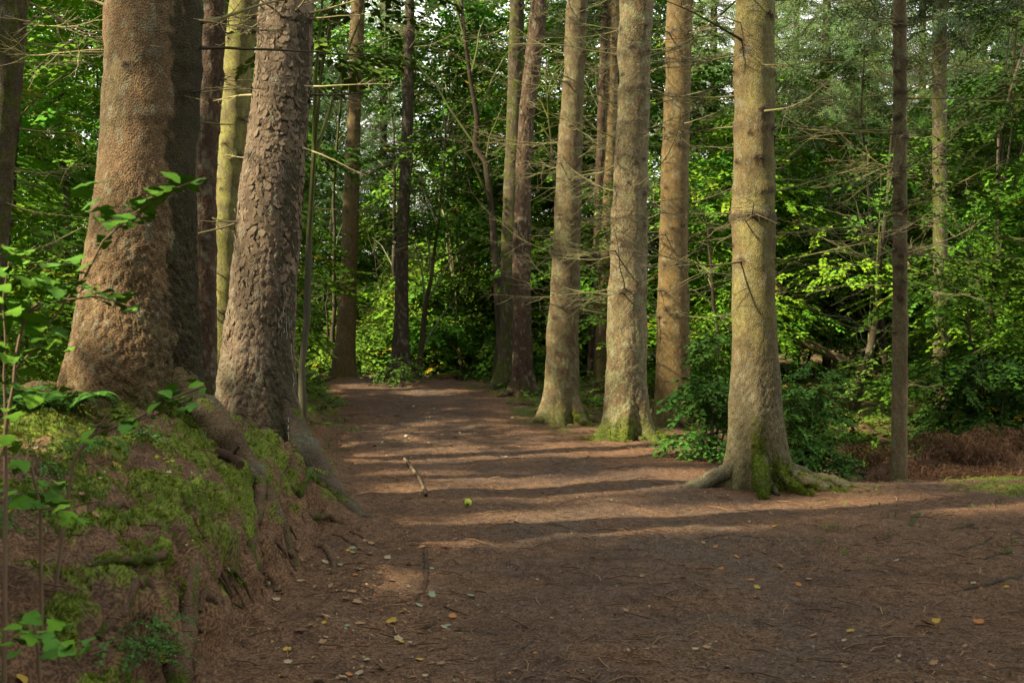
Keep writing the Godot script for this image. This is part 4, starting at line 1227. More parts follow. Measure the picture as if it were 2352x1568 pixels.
func low_plants() -> void:
	M.sapling_leaf = []
	for c in [Color(0.1, 0.22, 0.02), Color(0.075, 0.18, 0.022), Color(0.12, 0.25, 0.022), Color(0.08, 0.19, 0.03)]:
		var m: StandardMaterial3D = M.leaf_near.duplicate()
		m.albedo_color = c.linear_to_srgb()
		M.sapling_leaf.append(m)
	sapling("tall leafy sapling whose sprays cross in front of the massive spruce", [[[8, 1360], [12, 1150], [12, 975], [30, 890], [38, 800], [60, 720], [95, 690]], [[12, 975], [8, 860], [12, 780], [5, 690], [20, 600]], [[95, 770], [130, 720], [165, 670], [195, 635]], [[60, 720], [140, 690], [220, 680], [300, 703]], [[195, 635], [235, 555], [300, 495], [380, 440], [470, 408]], [[30, 850], [80, 800], [140, 790]]],
		[[25, 572], [55, 575], [15, 612], [40, 600], [110, 625], [140, 640], [60, 642], [95, 650], [170, 592], [185, 610], [170, 650], [120, 605], [130, 668], [155, 672], [180, 668], [205, 662], [230, 672], [255, 682], [278, 690], [305, 705], [240, 694], [100, 700], [60, 715], [25, 735], [85, 730], [40, 745], [20, 765], [110, 790], [130, 795], [85, 780], [150, 805], [60, 820], [30, 822], [90, 835], [60, 850], [20, 700], [50, 690], [10, 660], [80, 760], [140, 762], [115, 738], [5, 720], [5, 800], [35, 880], [70, 890], [455, 412], [432, 416], [410, 414], [396, 432], [374, 446], [350, 438], [330, 468], [310, 478], [345, 492], [270, 506], [250, 514], [285, 522], [235, 546], [300, 502], [245, 492], [185, 440], [210, 462], [15, 940], [45, 930], [75, 920], [10, 1010], [35, 1030]], 3.7, 61)
	sapling("small sapling arching over the foot of the massive spruce", [[[118, 1150], [170, 1050], [216, 995], [300, 970], [374, 926], [430, 900], [470, 886]], [[216, 995], [240, 960], [255, 930]], [[300, 970], [350, 955], [400, 940]]],
		[[440, 886], [462, 892], [400, 900], [378, 914], [392, 926], [430, 920], [372, 946], [335, 952], [270, 944], [300, 960], [247, 984], [222, 992], [152, 912], [130, 925], [350, 935], [410, 940], [285, 985], [200, 1010]], 4.3, 62, 0.95)
	sapling("low leafy sprig spreading flat above the moss of the mound", [[[95, 1240], [92, 1170], [80, 1110], [70, 1070]], [[92, 1170], [130, 1165], [180, 1185]]],
		[[70, 1092], [110, 1108], [140, 1114], [50, 1150], [90, 1160], [130, 1168], [165, 1182], [32, 1062], [45, 1075], [120, 1140], [75, 1130], [150, 1150], [20, 1130], [190, 1195]], 4.0, 63)
	sapling("dark green seedling at the dim foot of the mound", [[[95, 1640], [90, 1540], [85, 1470], [75, 1430]], [[90, 1500], [140, 1485], [190, 1470]]],
		[[15, 1440], [45, 1455], [5, 1475], [70, 1465], [100, 1446], [112, 1470], [125, 1422], [160, 1482], [195, 1470], [110, 1500], [150, 1496], [30, 1500], [60, 1425], [140, 1440]], 3.6, 64, 0.9)
	var k := 0
	for e in [[60, 905], [110, 890], [30, 880], [140, 905], [165, 895]]:
		fern(on_ground(e[0], e[1] + 45), 300 + k, 7, rr(0.35, 0.5), "green fern behind the saplings beside the massive spruce", Color(0.05, 0.13, 0.02))
		k += 1
	for e in [[1830, 985], [1870, 1000], [1930, 1005], [1960, 990], [1900, 975], [1810, 1010]]:
		var g := at(e[0], e[1], 18.5 + k * 0.4)
		fern(Vector3(g.x, ground(g.x, -g.z), g.z), 320 + k, 8, 0.6, "bright fern on the floor of the hollow", Color(0.08, 0.18, 0.02))
		k += 1
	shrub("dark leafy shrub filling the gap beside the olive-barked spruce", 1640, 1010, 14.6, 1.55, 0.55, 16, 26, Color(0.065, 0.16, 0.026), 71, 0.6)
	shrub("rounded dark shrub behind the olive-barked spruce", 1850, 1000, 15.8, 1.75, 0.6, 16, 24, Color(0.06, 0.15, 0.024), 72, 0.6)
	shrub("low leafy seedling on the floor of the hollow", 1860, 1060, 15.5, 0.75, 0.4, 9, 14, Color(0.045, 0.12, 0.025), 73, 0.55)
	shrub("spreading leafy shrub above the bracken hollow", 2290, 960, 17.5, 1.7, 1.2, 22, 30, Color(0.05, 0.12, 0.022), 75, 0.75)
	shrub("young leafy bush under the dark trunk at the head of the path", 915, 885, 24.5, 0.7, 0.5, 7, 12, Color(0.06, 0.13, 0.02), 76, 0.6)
	# dead bracken
	k = 0
	for e in [[2140, 1060, 14.4], [2190, 1075, 14.0], [2240, 1070, 14.6], [2290, 1080, 14.2], [2340, 1075, 14.8], [2110, 1050, 15.2], [2260, 1050, 15.6], [2180, 1040, 15.8], [2000, 1020, 17.0], [2330, 1040, 16.0]]:
		rng.seed = 500 + k
		k += 1
		var g := at(e[0], e[1], e[2])
		var base := Vector3(g.x, ground(g.x, e[2]), -e[2])
		var mb := MB.new()
		for j in 130:
			var a := rr(0, TAU)
			var out := Vector3(cos(a), 0, -sin(a))
			var st := base + Vector3(rr(-0.35, 0.35), 0, rr(-0.35, 0.35))
			var long := rr(0.3, 0.95)
			var hi := rr(0.25, 0.85)
			var p := [st]
			for h in 5:
				var f := (h + 1) / 5.0
				p.append(st + out * long * f * 0.6 + Vector3(rr(-0.04, 0.04), hi * (1.7 * f - 1.55 * f * f), rr(-0.04, 0.04)))
			mb.tube(p, [0.004, 0.004, 0.0035, 0.003, 0.0025, 0.0015], 3, [mixc(Color(0.08, 0.04, 0.022), Color(0.14, 0.075, 0.04), rng.randf())])
			for h in 5:
				var q: Vector3 = p[rng.randi_range(2, 5)]
				mb.tri(q, q + Vector3(rr(-0.02, 0.02), -0.01, rr(-0.02, 0.02)), q + Vector3(rr(-0.1, 0.1), rr(-0.14, 0.02), rr(-0.1, 0.1)), Vector3.UP, Color(0.1, 0.052, 0.026))
		var o := single("dead_bracken", mb.mesh(), M.dry)
		tag(o, "rust-brown clump of dead bracken in the hollow", "bracken", "clumps of dead bracken")
	# green cover on the forest floor
	rng.seed = 81
	var xf := []
	var cols := []
	for j in 16000:
		var d := rr(16.5, 42.0)
		var x := rr(-0.55, 0.55) * d
		var mid := tab(FOOT, d) + 1.7
		if absf(x - mid) < (1.75 if d < 27.0 else 0.9) or (x > 0.2 and x < 3.6 and d < 19.5) or na.get_noise_2d(x * 0.5, d * 0.5) < -0.05:
			continue
		if x > 3.0 and d < 18.0:
			continue
		var g := rr(0.7, 1.3)
		xf.append(Transform3D((Basis(Vector3.UP, rr(0, TAU)) * Basis(Vector3.BACK, rr(0.0, 0.9)) * Basis(Vector3.RIGHT, rr(-0.4, 0.4))).scaled(Vector3.ONE * rr(0.5, 1.0)), Vector3(x, ground(x, d) + rr(0.0, 0.12), -d)))
		cols.append(Color(0.075 * g * rr(0.8, 1.3), 0.15 * g, 0.018 * g))
	tag(copies("undergrowth", L.small[0], M.leaf, xf, cols), "low green ground cover on the forest floor", "undergrowth", "", "stuff")
	# grass and herbs on the mound
	var blade := MB.new()
	for j in 9:
		var a := rr(0, TAU)
		var out := Vector3(cos(a), 0, sin(a))
		var h := rr(0.04, 0.1)
		var w := Vector3(-out.z, 0, out.x) * 0.0022
		var b := out * 0.012
		var m := b + out * h * 0.25 + Vector3(0, h * 0.7, 0)
		blade.tri(b - w, b + w, m + w, Vector3.UP, Color.WHITE)
		blade.tri(b - w, m + w, m - w, Vector3.UP, Color.WHITE)
		blade.tri(m - w, m + w, b + out * h * 0.75 + Vector3(0, h * 0.85, 0), Vector3.UP, Color.WHITE)
	xf = []
	cols = []
	for j in 620:
		var p := on_ground(rr(0, 620), rr(950, 1250)) if j < 420 else on_ground(rr(700, 830), rr(940, 1060)) if j < 520 else on_ground(rr(1850, 2352), rr(1095, 1290))
		if na.get_noise_2d(p.x * 2.2, p.z * 2.2) < 0.06:
			continue
		var g := rr(0.8, 1.3)
		xf.append(Transform3D(Basis(Vector3.UP, rr(0, TAU)).scaled(Vector3.ONE * rr(0.4, 0.8)), p))
		cols.append(Color(0.1 * g, 0.16 * g, 0.03 * g))
	tag(copies("grass", blade.mesh(), M.leaf, xf, cols), "short wisps of grass on the mossy mound and path edge", "grass", "", "stuff")
	# small herbs
	k = 0
	for e in [[300, 1460], [330, 1490], [280, 1505], [350, 1440], [310, 1530], [250, 945], [330, 1010], [120, 1090], [60, 1170], [40, 1210], [160, 1040], [230, 1030], [790, 970], [810, 990], [700, 1100]]:
		rng.seed = 640 + k
		var p := on_ground(e[0], e[1])
		var o := thing("herb", "small green herb sprouting from the mossy mound", "herb", p, "small herbs on the mound")
		var list := []
		for j in 3:
			var c := p + Vector3(rr(-0.06, 0.06), rr(0.03, 0.08), rr(-0.06, 0.06))
			list.append([c, 0.07, 0.02])
			limb(o, "stem", [p - Vector3(0, 0.02, 0), p.lerp(c, 0.6), c], 0.002, 0.001, Color(0.08, 0.11, 0.03), 4)
		foliage(o, "foliage", list, 8, L.small[k % 2], Color(0.06, 0.15, 0.03), 0.22)
		k += 1

func ground_root(tree: Node3D, px: Array, r0: float, r1: float, moss: float, bark := Color(0.19, 0.12, 0.08), sink := 0.42) -> void:
	var c := Curve3D.new()
	var w := []
	for e in px:
		w.append(on_ground(e[0], e[1]))
	for k in w.size():
		var t: Vector3 = (w[mini(k + 1, w.size() - 1)] - w[maxi(k - 1, 0)]) / 6.0
		c.add_point(w[k], -t, t)
	var n := maxi(10, int(c.get_baked_length() / 0.035))
	var p := []
	var r := []
	var cols := []
	for k in n + 1:
		var f := float(k) / n
		var q := c.sample_baked(f * c.get_baked_length())
		var rad := lerpf(r0, r1, f) * (1.0 + 0.22 * nb.get_noise_1d(k * 0.5 + px[0][0]))
		q.y = ground(q.x, -q.z) + rad * lerpf(1.0 - 2.0 * sink, -1.2, ss(0.7, 1.0, f)) - rad * 1.5 * (1.0 - ss(0.0, 0.1, f))
		p.append(q)
		r.append(rad)
		cols.append(bark)
	var mb := MB.new()
	mb.tube(p, r, 10, cols, 0.3)
	for k in mb.v.size():
		var g := mb.v[k]
		mb.v[k] = g + mb.n[k] * r0 * 0.45 * nb.get_noise_3d(g.x * 14.0, g.y * 14.0, g.z * 14.0)
		var n1 := nb.get_noise_3d(g.x * 6.0, g.y * 6.0, g.z * 6.0) + 0.5 * na.get_noise_3d(g.x * 22.0, g.y * 22.0, g.z * 22.0)
		mb.c[k] = mixc(bark, Color(0.085, 0.125, 0.012), ss(0.5, 0.62, moss * 1.1 + 0.55 * n1)) * (1.0 + 0.5 * nb.get_noise_3d(g.x * 40.0, g.y * 40.0, g.z * 40.0))
	part("root", mb.mesh(), M.scaly, tree)

func fallen(p: Vector3, mat: Material, size: float, label: String, group: String, shape: int) -> void:
	var o := single("fallen_leaf", L.fallen[shape], mat)
	var up := ground_normal(p)
	var b := Basis(Quaternion(Vector3.UP, up)) * Basis(Vector3.UP, rr(0, TAU)) * Basis(Vector3.RIGHT, rr(-0.35, 0.35))
	o.transform = Transform3D(b.scaled(Vector3.ONE * size), p + up * 0.008)
	tag(o, label, "leaf", group)

func floor_things() -> void:
	rng.seed = 91
	# bark plates on the flaking spruce
	var tk: Trunk = L.trunks["flaking_spruce_tree"]
	var tree: Node3D = L.trees["flaking_spruce_tree"]
	var plates := []
	for v in 4:
		var mb := MB.new()
		var m := 7
		var rim := []
		for k in m:
			var a := TAU * k / m + rr(-0.25, 0.25)
			var q := rr(0.75, 1.2)
			rim.append(Vector3(cos(a) * q * rr(0.8, 1.15), sin(a) * q * 1.15 + 0.2 * cos(a), 0.0))
		for k in m:
			var a: Vector3 = rim[k]
			var b: Vector3 = rim[(k + 1) % m]
			var col := Color(1, 1, 1) * rr(0.92, 1.08)
			var ai := a * 0.86 + Vector3(0, 0, 0.22)
			var bi := b * 0.86 + Vector3(0, 0, 0.22)
			mb.tri(Vector3(0, 0, 0.3), ai, bi, Vector3.BACK, col)
			mb.tri(ai, a, b, (a + b) + Vector3.BACK, col)
			mb.tri(ai, b, bi, (a + b) + Vector3.BACK, col)
			mb.tri(a, a * 0.9 - Vector3(0, 0, 0.5), b, a + b, col * 0.9)
			mb.tri(b, a * 0.9 - Vector3(0, 0, 0.5), b * 0.9 - Vector3(0, 0, 0.5), a + b, col * 0.9)
		plates.append(mb.mesh())
	var tones := []
	for c in [Color(0.34, 0.275, 0.21), Color(0.28, 0.22, 0.165), Color(0.4, 0.33, 0.25), Color(0.3, 0.235, 0.18), Color(0.33, 0.255, 0.19)]:
		var m: StandardMaterial3D = M.plate.duplicate()
		m.albedo_color = c.linear_to_srgb()
		tones.append(m)
	var rest := []
	var restc := []
	var made := 0
	var y := at(0, 930, 10.5).y
	while y < at(0, -40, 10.5).y:
		var r := tk.r(y)
		var row := int(TAU * r / 0.04)
		for k in row:
			var th := TAU * (k + rr(-0.35, 0.35)) / row
			var yy := y + rr(-0.03, 0.03)
			var o := Vector3(cos(th), 0, -sin(th))
			if rng.randf() > lerpf(0.4, 0.95, ss(1.2, 2.5, yy)):
				continue
			var b := Basis(Vector3(sin(th), 0, cos(th)) * -1.0, Vector3.UP, o)
			b = Basis(-o.cross(Vector3.UP), Vector3.UP, o) * Basis(Vector3.BACK, rr(-0.5, 0.5)) * Basis(Vector3.RIGHT, rr(-0.3, 0.2)) * Basis(Vector3.UP, rr(-0.3, 0.3))
			var high := ss(1.3, 2.6, yy)
			var sc := lerpf(0.01, 0.015, high) + lerpf(0.014, 0.034, high) * pow(rng.randf(), 1.4)
			var xf := Transform3D(b * Basis.from_scale(Vector3(sc, sc * rr(0.9, 1.6) * lerpf(1.7, 1.0, high), 0.008)), tk.at(yy) + o * (r + rr(-0.008, 0.004)))
			var front := o.z > 0.05 or o.x < -0.55
			if front and made < 300 and yy > 2.2 and sc > 0.024:
				made += 1
				var e := MeshInstance3D.new()
				e.name = "bark_plate"
				e.mesh = plates[rng.randi_range(0, 3)]
				e.material_override = tones[rng.randi_range(0, 4)]
				e.transform = Transform3D(xf.basis, xf.origin - tree.position)
				tree.add_child(e, true)
			else:
				rest.append(xf)
				restc.append([Color(0.34, 0.275, 0.21), Color(0.28, 0.22, 0.165), Color(0.37, 0.3, 0.23)][rng.randi_range(0, 2)])
		y += 0.036
	tag(copies("bark_plates", plates[0], M.plate, rest, restc, tree), "", "", "", "stuff")
	print("plates ", made, " ", rest.size())
	# white resin streaks
	for e in [[655, 560, 900], [668, 700, 980], [640, 600, 760], [690, 980, 1030], [660, 900, 1010], [648, 330, 520]]:
		for k in 7:
			var mb := MB.new()
			var py := lerpf(e[1], e[2], rng.randf())
			var len := rr(8, 34)
			var pts := []
			for j in 4:
				var yy := at(0, py + len * j / 3.0, 10.5).y
				var c := tk.at(yy)
				var rad := tk.r(yy) + 0.004 + 0.14 * exp(-(yy - tk.base.y) / 0.3) * exp(-pow((e[0] - 690.0) / 60.0, 2.0))
				var wx := clampf((at(e[0] + rr(-1.5, 1.5) + (k % 3 - 1) * 5.0, 0, 10.5 - rad).x - c.x) / rad, -0.95, 0.95)
				pts.append(c + Vector3(wx * rad, 0, sqrt(1.0 - wx * wx) * rad))
			mb.tube(pts, [0.001, 0.002, 0.0026, 0.0012], 4, [Color(0.42, 0.43, 0.42)])
			part("resin_streak", mb.mesh(), M.resin, tree)
	# roots that surface on the bank
	var big: Node3D = L.trees["spruce_tree"]
	for e in [
			[[[455, 1285], [440, 1340], [432, 1400], [425, 1480], [405, 1560], [395, 1640]], 0.035, 0.06, 0.35],
			[[[600, 1110], [592, 1190], [575, 1255], [590, 1330], [640, 1372]], 0.045, 0.02, 0.5],
			[[[690, 1165], [741, 1190], [784, 1203], [812, 1218]], 0.03, 0.015, 0.3],
			[[[655, 1095], [700, 1106], [758, 1119], [830, 1142]], 0.035, 0.04, 0.7],
			[[[200, 1169], [276, 1157], [355, 1161]], 0.022, 0.015, 0.3],
			[[[353, 1350], [288, 1393], [216, 1450]], 0.028, 0.02, 0.35],
			[[[378, 1260], [342, 1288], [250, 1292], [144, 1300]], 0.022, 0.012, 0.5],
			[[[720, 1240], [745, 1258], [762, 1285], [770, 1310]], 0.03, 0.02, 0.1],
			[[[660, 1260], [690, 1300], [730, 1310]], 0.025, 0.012, 0.1],
			[[[450, 1385], [500, 1380], [535, 1395]], 0.03, 0.015, 0.2]]:
		ground_root(big, e[0], e[1], e[2], e[3])
	for k in 26:
		var px := rr(430, 720)
		var py := lerpf(1440, 1170, clampf((px - 430.0) / 250.0, 0.0, 1.0)) + rr(-50, 50)
		var to := Vector2(rr(10, 70), rr(25, 90))
		ground_root(big, [[px, py], [px + to.x * 0.4 + rr(-14, 14), py + to.y * 0.4], [px + to.x, py + to.y]], rr(0.006, 0.016), 0.005, rr(0.0, 0.4))
	for e in [[[[975, 1250], [979, 1300], [975, 1345], [955, 1382], [928, 1410]], 0.022, 0.012, 0.0], [[[1000, 1425], [985, 1440], [930, 1452]], 0.018, 0.01, 0.0], [[[800, 1215], [840, 1240], [880, 1262]], 0.016, 0.01, 0.1], [[[760, 1225], [800, 1245], [850, 1275]], 0.016, 0.01, 0.1]]:
		ground_root(big, e[0], e[1], e[2], e[3], Color(0.14, 0.09, 0.06), 0.6)
	var foot: Node3D = L.trees["mossy_footed_spruce_tree"]
	for e in [[[[2352, 1318], [2302, 1333], [2242, 1349], [2147, 1366]], 0.02, 0.012, 0.3], [[[2290, 1230], [2272, 1237], [2206, 1270]], 0.016, 0.01, 0.2], [[[2240, 1203], [2186, 1217]], 0.024, 0.016, 0.5], [[[2112, 1176], [2098, 1195], [2084, 1213]], 0.022, 0.018, 0.7], [[[2330, 1270], [2250, 1288]], 0.014, 0.01, 0.5], [[[1905, 1118], [1960, 1128]], 0.02, 0.012, 0.5]]:
		ground_root(foot, e[0], e[1], e[2], e[3], Color(0.14, 0.11, 0.09), 0.62)
	# ball
	var bp := on_ground(1075, 1162)
	var ball := thing("ball", "chewed yellow-green ball lying on the path", "ball", bp)
	var mb := MB.new()
	for j in 25:
		for k in 33:
			var th := TAU * k / 32.0
			var ph := PI * j / 24.0
			var o := Vector3(cos(th) * sin(ph), cos(ph), sin(th) * sin(ph))
			var hole := ss(0.4, 0.3, o.distance_to(Vector3(0.0, -0.45, 0.9)) + 0.12 * na.get_noise_3d(o.x * 4.0, o.y * 4.0, o.z * 4.0))
			mb.v.append(bp + Vector3(0, 0.031, 0) + o * 0.034 * (1.0 - 0.45 * hole) * (1.0 + 0.03 * nb.get_noise_3d(o.x * 9.0, o.y * 9.0, o.z * 9.0)))
			mb.n.append(o)
			mb.c.append(mixc(Color(0.45, 0.55, 0.08), Color(0.05, 0.045, 0.03), hole))
			mb.t.append(Vector2(k / 32.0, j / 24.0))
	for j in 24:
		for k in 32:
			var a := j * 33 + k
			mb.i.append_array(PackedInt32Array([a, a + 33, a + 1, a + 1, a + 33, a + 34]))
	part("shell", mb.mesh(), M.felt, ball)
	for e in [Vector3(-0.022, 0.064, 0), Vector3(0.012, 0.068, 0.004)]:
		var fm := MB.new()
		for k in 7:
			var a: Vector3 = bp + e + Vector3(rr(-0.006, 0.006), -0.008, rr(-0.006, 0.006))
			fm.tri(a - Vector3(0.005, 0, 0), a + Vector3(0.005, 0, 0), a + Vector3(rr(-0.008, 0.008), rr(0.01, 0.022), rr(-0.008, 0.008)), Vector3.BACK, Color(0.5, 0.5, 0.08))
		part("torn_flap", fm.mesh(), M.felt, ball)
	# sticks
	for e in [["pale_stick", "pale bare stick with a dark end lying along the path", [[929, 1056], [950, 1083], [966, 1108], [978, 1140]], 0.018, 0.014, Color(0.36, 0.29, 0.19)],
			["twig", "thin grey twig lying across the path", [[1042, 1449], [1090, 1451], [1142, 1456]], 0.006, 0.004, Color(0.3, 0.24, 0.18)],
			["twig", "short curved twig on the trodden earth", [[1200, 1490], [1222, 1478], [1230, 1464]], 0.005, 0.003, Color(0.2, 0.15, 0.11)],
			["twig", "brown twig among leaves at the foot of the mound", [[1020, 1395], [1045, 1405], [1075, 1416]], 0.006, 0.004, Color(0.1, 0.07, 0.05)],
			["broken_branch", "rotting bark-covered branch beside the olive-barked spruce", [[1935, 1084], [1975, 1090], [2012, 1098]], 0.04, 0.035, Color(0.2, 0.13, 0.09)],
			["broken_branch", "short broken branch wedged under the sliding root", [[505, 1052], [535, 1062], [552, 1078]], 0.04, 0.03, Color(0.12, 0.075, 0.05)]]:
		var w := []
		for q in e[2]:
			w.append(on_ground(q[0], q[1]) + Vector3(0, e[3] * 0.7, 0))
		var o := thing(e[0], e[1], "stick", w[0])
		limb(o, "shaft", w, e[3], e[4], e[5], 9, M.scaly)
		if e[0] == "pale_stick":
			var q: Vector3 = w[-1]
			limb(o, "dark_end", [q - Vector3(0.0, 0, 0.03), q + Vector3(0.004, 0, 0.02), q + Vector3(0.01, 0.004, 0.05)], 0.019, 0.012, Color(0.04, 0.03, 0.022), 9, M.scaly)
		elif e[0] == "broken_branch":
			limb(o, "side_stub", [w[1], w[1] + Vector3(0.02, 0.05, 0.02), w[1] + Vector3(0.05, 0.08, 0.03)], 0.015, 0.008, e[5], 7, M.scaly)
	for e in [["mossy_log", "fallen log sloping behind the leaning trunk", [[1815, 772], [1910, 815], [2025, 868]], 24.6, 0.11, Color(0.2, 0.15, 0.09)], ["dark_log", "dark fallen log lying above the dead bracken", [[2240, 1000], [2310, 1032], [2400, 1066]], 16.2, 0.07, Color(0.06, 0.045, 0.035)]]:
		var w := []
		for q in e[2]:
			w.append(at(q[0], q[1], e[3]))
		var o := thing(e[0], e[1], "log", w[0])
		limb(o, "trunk", w, e[4], e[4] * 0.8, e[5], 12, M.scaly)
		limb(o, "branch_stub", [w[1], w[1] + Vector3(0.06, 0.14, 0.08)], e[4] * 0.3, e[4] * 0.2, e[5], 6)
	# fallen leaves one can tell apart
	var kinds := [["yellow", Color(0.36, 0.24, 0.04)], ["tan", Color(0.27, 0.16, 0.085)], ["pale green", Color(0.2, 0.24, 0.15)], ["orange-brown", Color(0.36, 0.15, 0.05)], ["cream", Color(0.32, 0.25, 0.15)], ["dark brown", Color(0.14, 0.075, 0.045)]]
	var mats := []
	for e in kinds:
		var m: StandardMaterial3D = M.dry.duplicate()
		m.albedo_color = e[1].linear_to_srgb()
		mats.append(m)
	for e in [[645, 1362, 2, 1.35, 3], [888, 1427, 0, 1.1, 3], [800, 1268, 0, 0.8, 0], [815, 1272, 4, 0.8, 0], [455, 1199, 0, 0.9, 0], [382, 1091, 4, 0.9, 0], [370, 1170, 4, 0.5, 2], [42, 1550, 0, 1.2, 0], [915, 1474, 4, 0.9, 1], [790, 1440, 2, 0.7, 0], [1093, 1371, 2, 1.1, 0], [1315, 1395, 4, 0.7, 2], [1590, 1494, 4, 0.8, 0], [1485, 1493, 4, 0.8, 2], [1450, 1545, 4, 0.8, 2], [2145, 1436, 0, 1.2, 1], [2160, 1432, 0, 0.9, 1], [1940, 1307, 3, 0.9, 1], [2172, 1255, 3, 0.9, 2], [1305, 1545, 3, 0.7, 2], [1225, 1500, 3, 0.8, 2], [1650, 1503, 3, 0.7, 2], [1170, 1546, 3, 0.7, 2], [1655, 1310, 3, 0.7, 1], [1778, 1168, 3, 0.6, 2], [1330, 1303, 3, 0.6, 2], [240, 1085, 4, 0.7, 2], [225, 1100, 4, 0.6, 2], [205, 1110, 4, 0.6, 2], [790, 1300, 2, 0.8, 1], [770, 1316, 2, 1.0, 1], [830, 1310, 2, 0.9, 1]]:
		fallen(on_ground(e[0], e[1]), mats[e[2]], e[3] * 0.82, kinds[e[2]][0] + " fallen leaf, larger than the specks of litter round it", "larger fallen leaves, " + kinds[e[2]][0], e[4])
	for k in 250:
		var z := rng.randf()
		var p := Vector3.ZERO
		var cand := [4, 1, 3, 0, 2, 1]
		var spot := "near the foot of the mound"
		if z < 0.38:
			p = on_ground(lerpf(640, 1050, rng.randf()), lerpf(1230, 1560, rng.randf()))
			cand = [1, 2, 5, 1, 4, 0, 3, 1, 5, 4]
		elif z < 0.66:
			p = on_ground(rr(900, 2340), rr(1180, 1560))
			cand = [0, 3, 1, 4, 1]
			spot = "on the broad trodden path"
		elif z < 0.88:
			p = on_ground(rr(760, 1230), rr(900, 1060))
			cand = [2, 2, 4, 1]
			spot = "where the path narrows toward its bend"
		elif z < 0.94:
			p = on_ground(rr(1820, 2040), rr(1030, 1078))
			cand = [2, 4]
			spot = "on the floor of the hollow"
		else:
			p = on_ground(rr(60, 560), rr(1020, 1330))
			cand = [4, 1, 0]
			spot = "on the mossy mound"
		var c: int = cand[rng.randi_range(0, cand.size() - 1)]
		fallen(p, mats[c], rr(0.35, 0.8) * (1.15 if p.z < -12.0 else 1.0), "small " + kinds[c][0] + " fallen leaf " + spot, "small fallen leaves", rng.randi_range(0, 3))
	var scx := []
	var scc := []
	for k in 1500:
		var p := on_ground(rr(560, 1100), rr(1230, 1567)) if k < 700 else on_ground(rr(560, 2350), rr(1060, 1567)) if k < 1250 else on_ground(rr(760, 1230), rr(890, 1060))
		if nb.get_noise_2d(p.x * 1.6, p.z * 1.6) < -0.08:
			continue
		scx.append(Transform3D((Basis(Quaternion(Vector3.UP, ground_normal(p))) * Basis(Vector3.UP, rr(0, TAU)) * Basis(Vector3.RIGHT, rr(-0.6, 0.6))).scaled(Vector3.ONE * rr(0.2, 0.55)), p + Vector3(0, 0.004, 0)))
		scc.append([Color(0.26, 0.15, 0.08), Color(0.2, 0.1, 0.05), Color(0.13, 0.07, 0.04), Color(0.34, 0.25, 0.14), Color(0.3, 0.13, 0.06), Color(0.22, 0.22, 0.13)][rng.randi_range(0, 5)] * rr(0.7, 1.1))
	tag(copies("leaf_litter", L.fallen[2], M.dry, scx, scc), "brown scraps of old leaves drifted along the path", "litter", "", "stuff")
	# litter too fine to count: needles, chips and moss
	var needle := MB.new()
	needle.tube([Vector3(-0.02, 0.001, 0), Vector3(0, 0.003, 0.003), Vector3(0.02, 0.001, 0)], [0.0006, 0.0009, 0.0006], 3, [Color.WHITE])
	var chip := MB.new()
	chip.tri(Vector3(-0.008, 0.001, -0.004), Vector3(0.006, 0.003, -0.006), Vector3(0.009, 0.001, 0.005), Vector3.UP, Color.WHITE)
	chip.tri(Vector3(-0.008, 0.001, -0.004), Vector3(0.009, 0.001, 0.005), Vector3(-0.006, 0.005, 0.007), Vector3.UP, Color.WHITE)
	var nx := []
	var ncol := []
	var cx := []
	var ccol := []
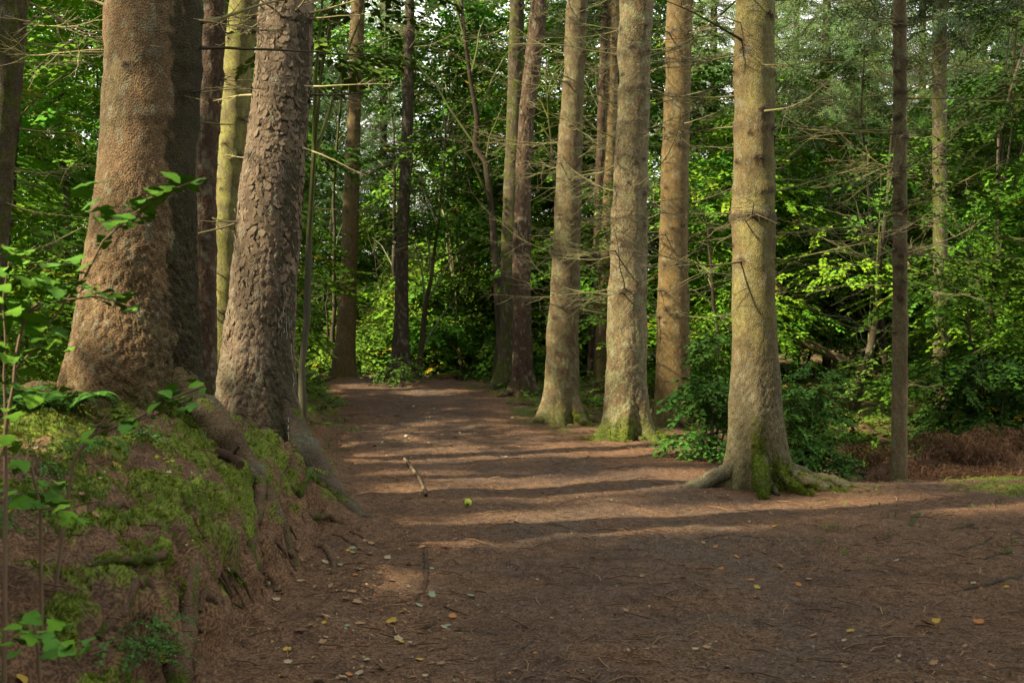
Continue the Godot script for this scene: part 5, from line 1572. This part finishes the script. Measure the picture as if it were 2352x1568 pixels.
	for k in 90000:
		var d := 4.0 * pow(5.0, rng.randf())
		var x := rr(-0.48, 0.48) * d
		var p := Vector3(x, ground(x, d) + 0.002, -d)
		var yaw := Basis(Vector3.UP, rr(0, TAU)) * Basis(Vector3.BACK, rr(-0.25, 0.25))
		var sc := 0.7 + d * 0.05
		if k % 5 < 3:
			var long := rr(2.2, 5.0) if k % 70 == 0 else rr(0.6, 1.6)   # a few are twigs
			nx.append(Transform3D(yaw.scaled(Vector3.ONE * sc * long), p))
			ncol.append(mixc(Color(0.1, 0.055, 0.033), Color(0.32, 0.19, 0.1), pow(rng.randf(), 1.6)))
		else:
			cx.append(Transform3D((yaw * Basis(Vector3.RIGHT, rr(-0.6, 0.6))).scaled(Vector3.ONE * sc * rr(0.25, 0.8)), p))
			ccol.append(mixc(Color(0.06, 0.036, 0.025), Color(0.24, 0.15, 0.09), rng.randf()) if rng.randf() < 0.97 else Color(0.45, 0.36, 0.18))
	tag(copies("needle_litter", needle.mesh(), M.litter, nx, ncol), "brown fallen needles strewn over the path and banks", "needles", "", "stuff")
	tag(copies("bark_litter", chip.mesh(), M.litter, cx, ccol), "crumbs of bark and leaf strewn over the path and banks", "litter", "", "stuff")
	var tuft := MB.new()
	for k in 12:
		var a := rr(0, TAU)
		var o := Vector3(cos(a), 0, sin(a)) * rr(0.0, 0.016)
		var side := Vector3(sin(a), 0, -cos(a)) * 0.0035
		tuft.tri(o - side, o + side, o * 1.6 + Vector3(0, rr(0.008, 0.022), 0), o + Vector3(0, 0.002, 0), Color.WHITE * rr(0.75, 1.25))
	var mx := []
	var mcol := []
	for k in 60000:
		var d := 4.0 * pow(3.3, rng.randf())
		var x := rr(-0.47, 0.47) * d
		var m := moss_at(x, d)
		if m < 0.44:
			continue
		var g := rr(0.8, 1.25)
		mx.append(Transform3D(Basis(Quaternion(Vector3.UP, ground_normal(Vector3(x, 0, -d)))) * Basis(Vector3.UP, rr(0, TAU)).scaled(Vector3.ONE * rr(0.6, 1.3)), Vector3(x, ground(x, d) - 0.003, -d)))
		mcol.append(Color(0.14 * g * rr(0.8, 1.4), 0.21 * g, 0.016 * g))
	for e in fuzz:
		for k in 3:
			var q: Vector3 = e[0] + Vector3(rr(-0.02, 0.02), rr(-0.015, 0.015), rr(-0.02, 0.02))
			var g := rr(0.7, 1.2)
			mx.append(Transform3D(Basis(Quaternion(Vector3.UP, (e[1] + Vector3(rr(-0.3, 0.3), 0.25, rr(-0.3, 0.3))).normalized())) * Basis(Vector3.UP, rr(0, TAU)).scaled(Vector3.ONE * rr(0.6, 1.2)), q - e[1] * 0.006))
			mcol.append(Color(0.1 * g * rr(0.8, 1.4), 0.15 * g, 0.012 * g))
	print("fuzz ", fuzz.size())
	tag(copies("moss", tuft.mesh(), M.moss, mx, mcol), "bright green moss cushions on the mound and banks", "moss", "", "stuff")
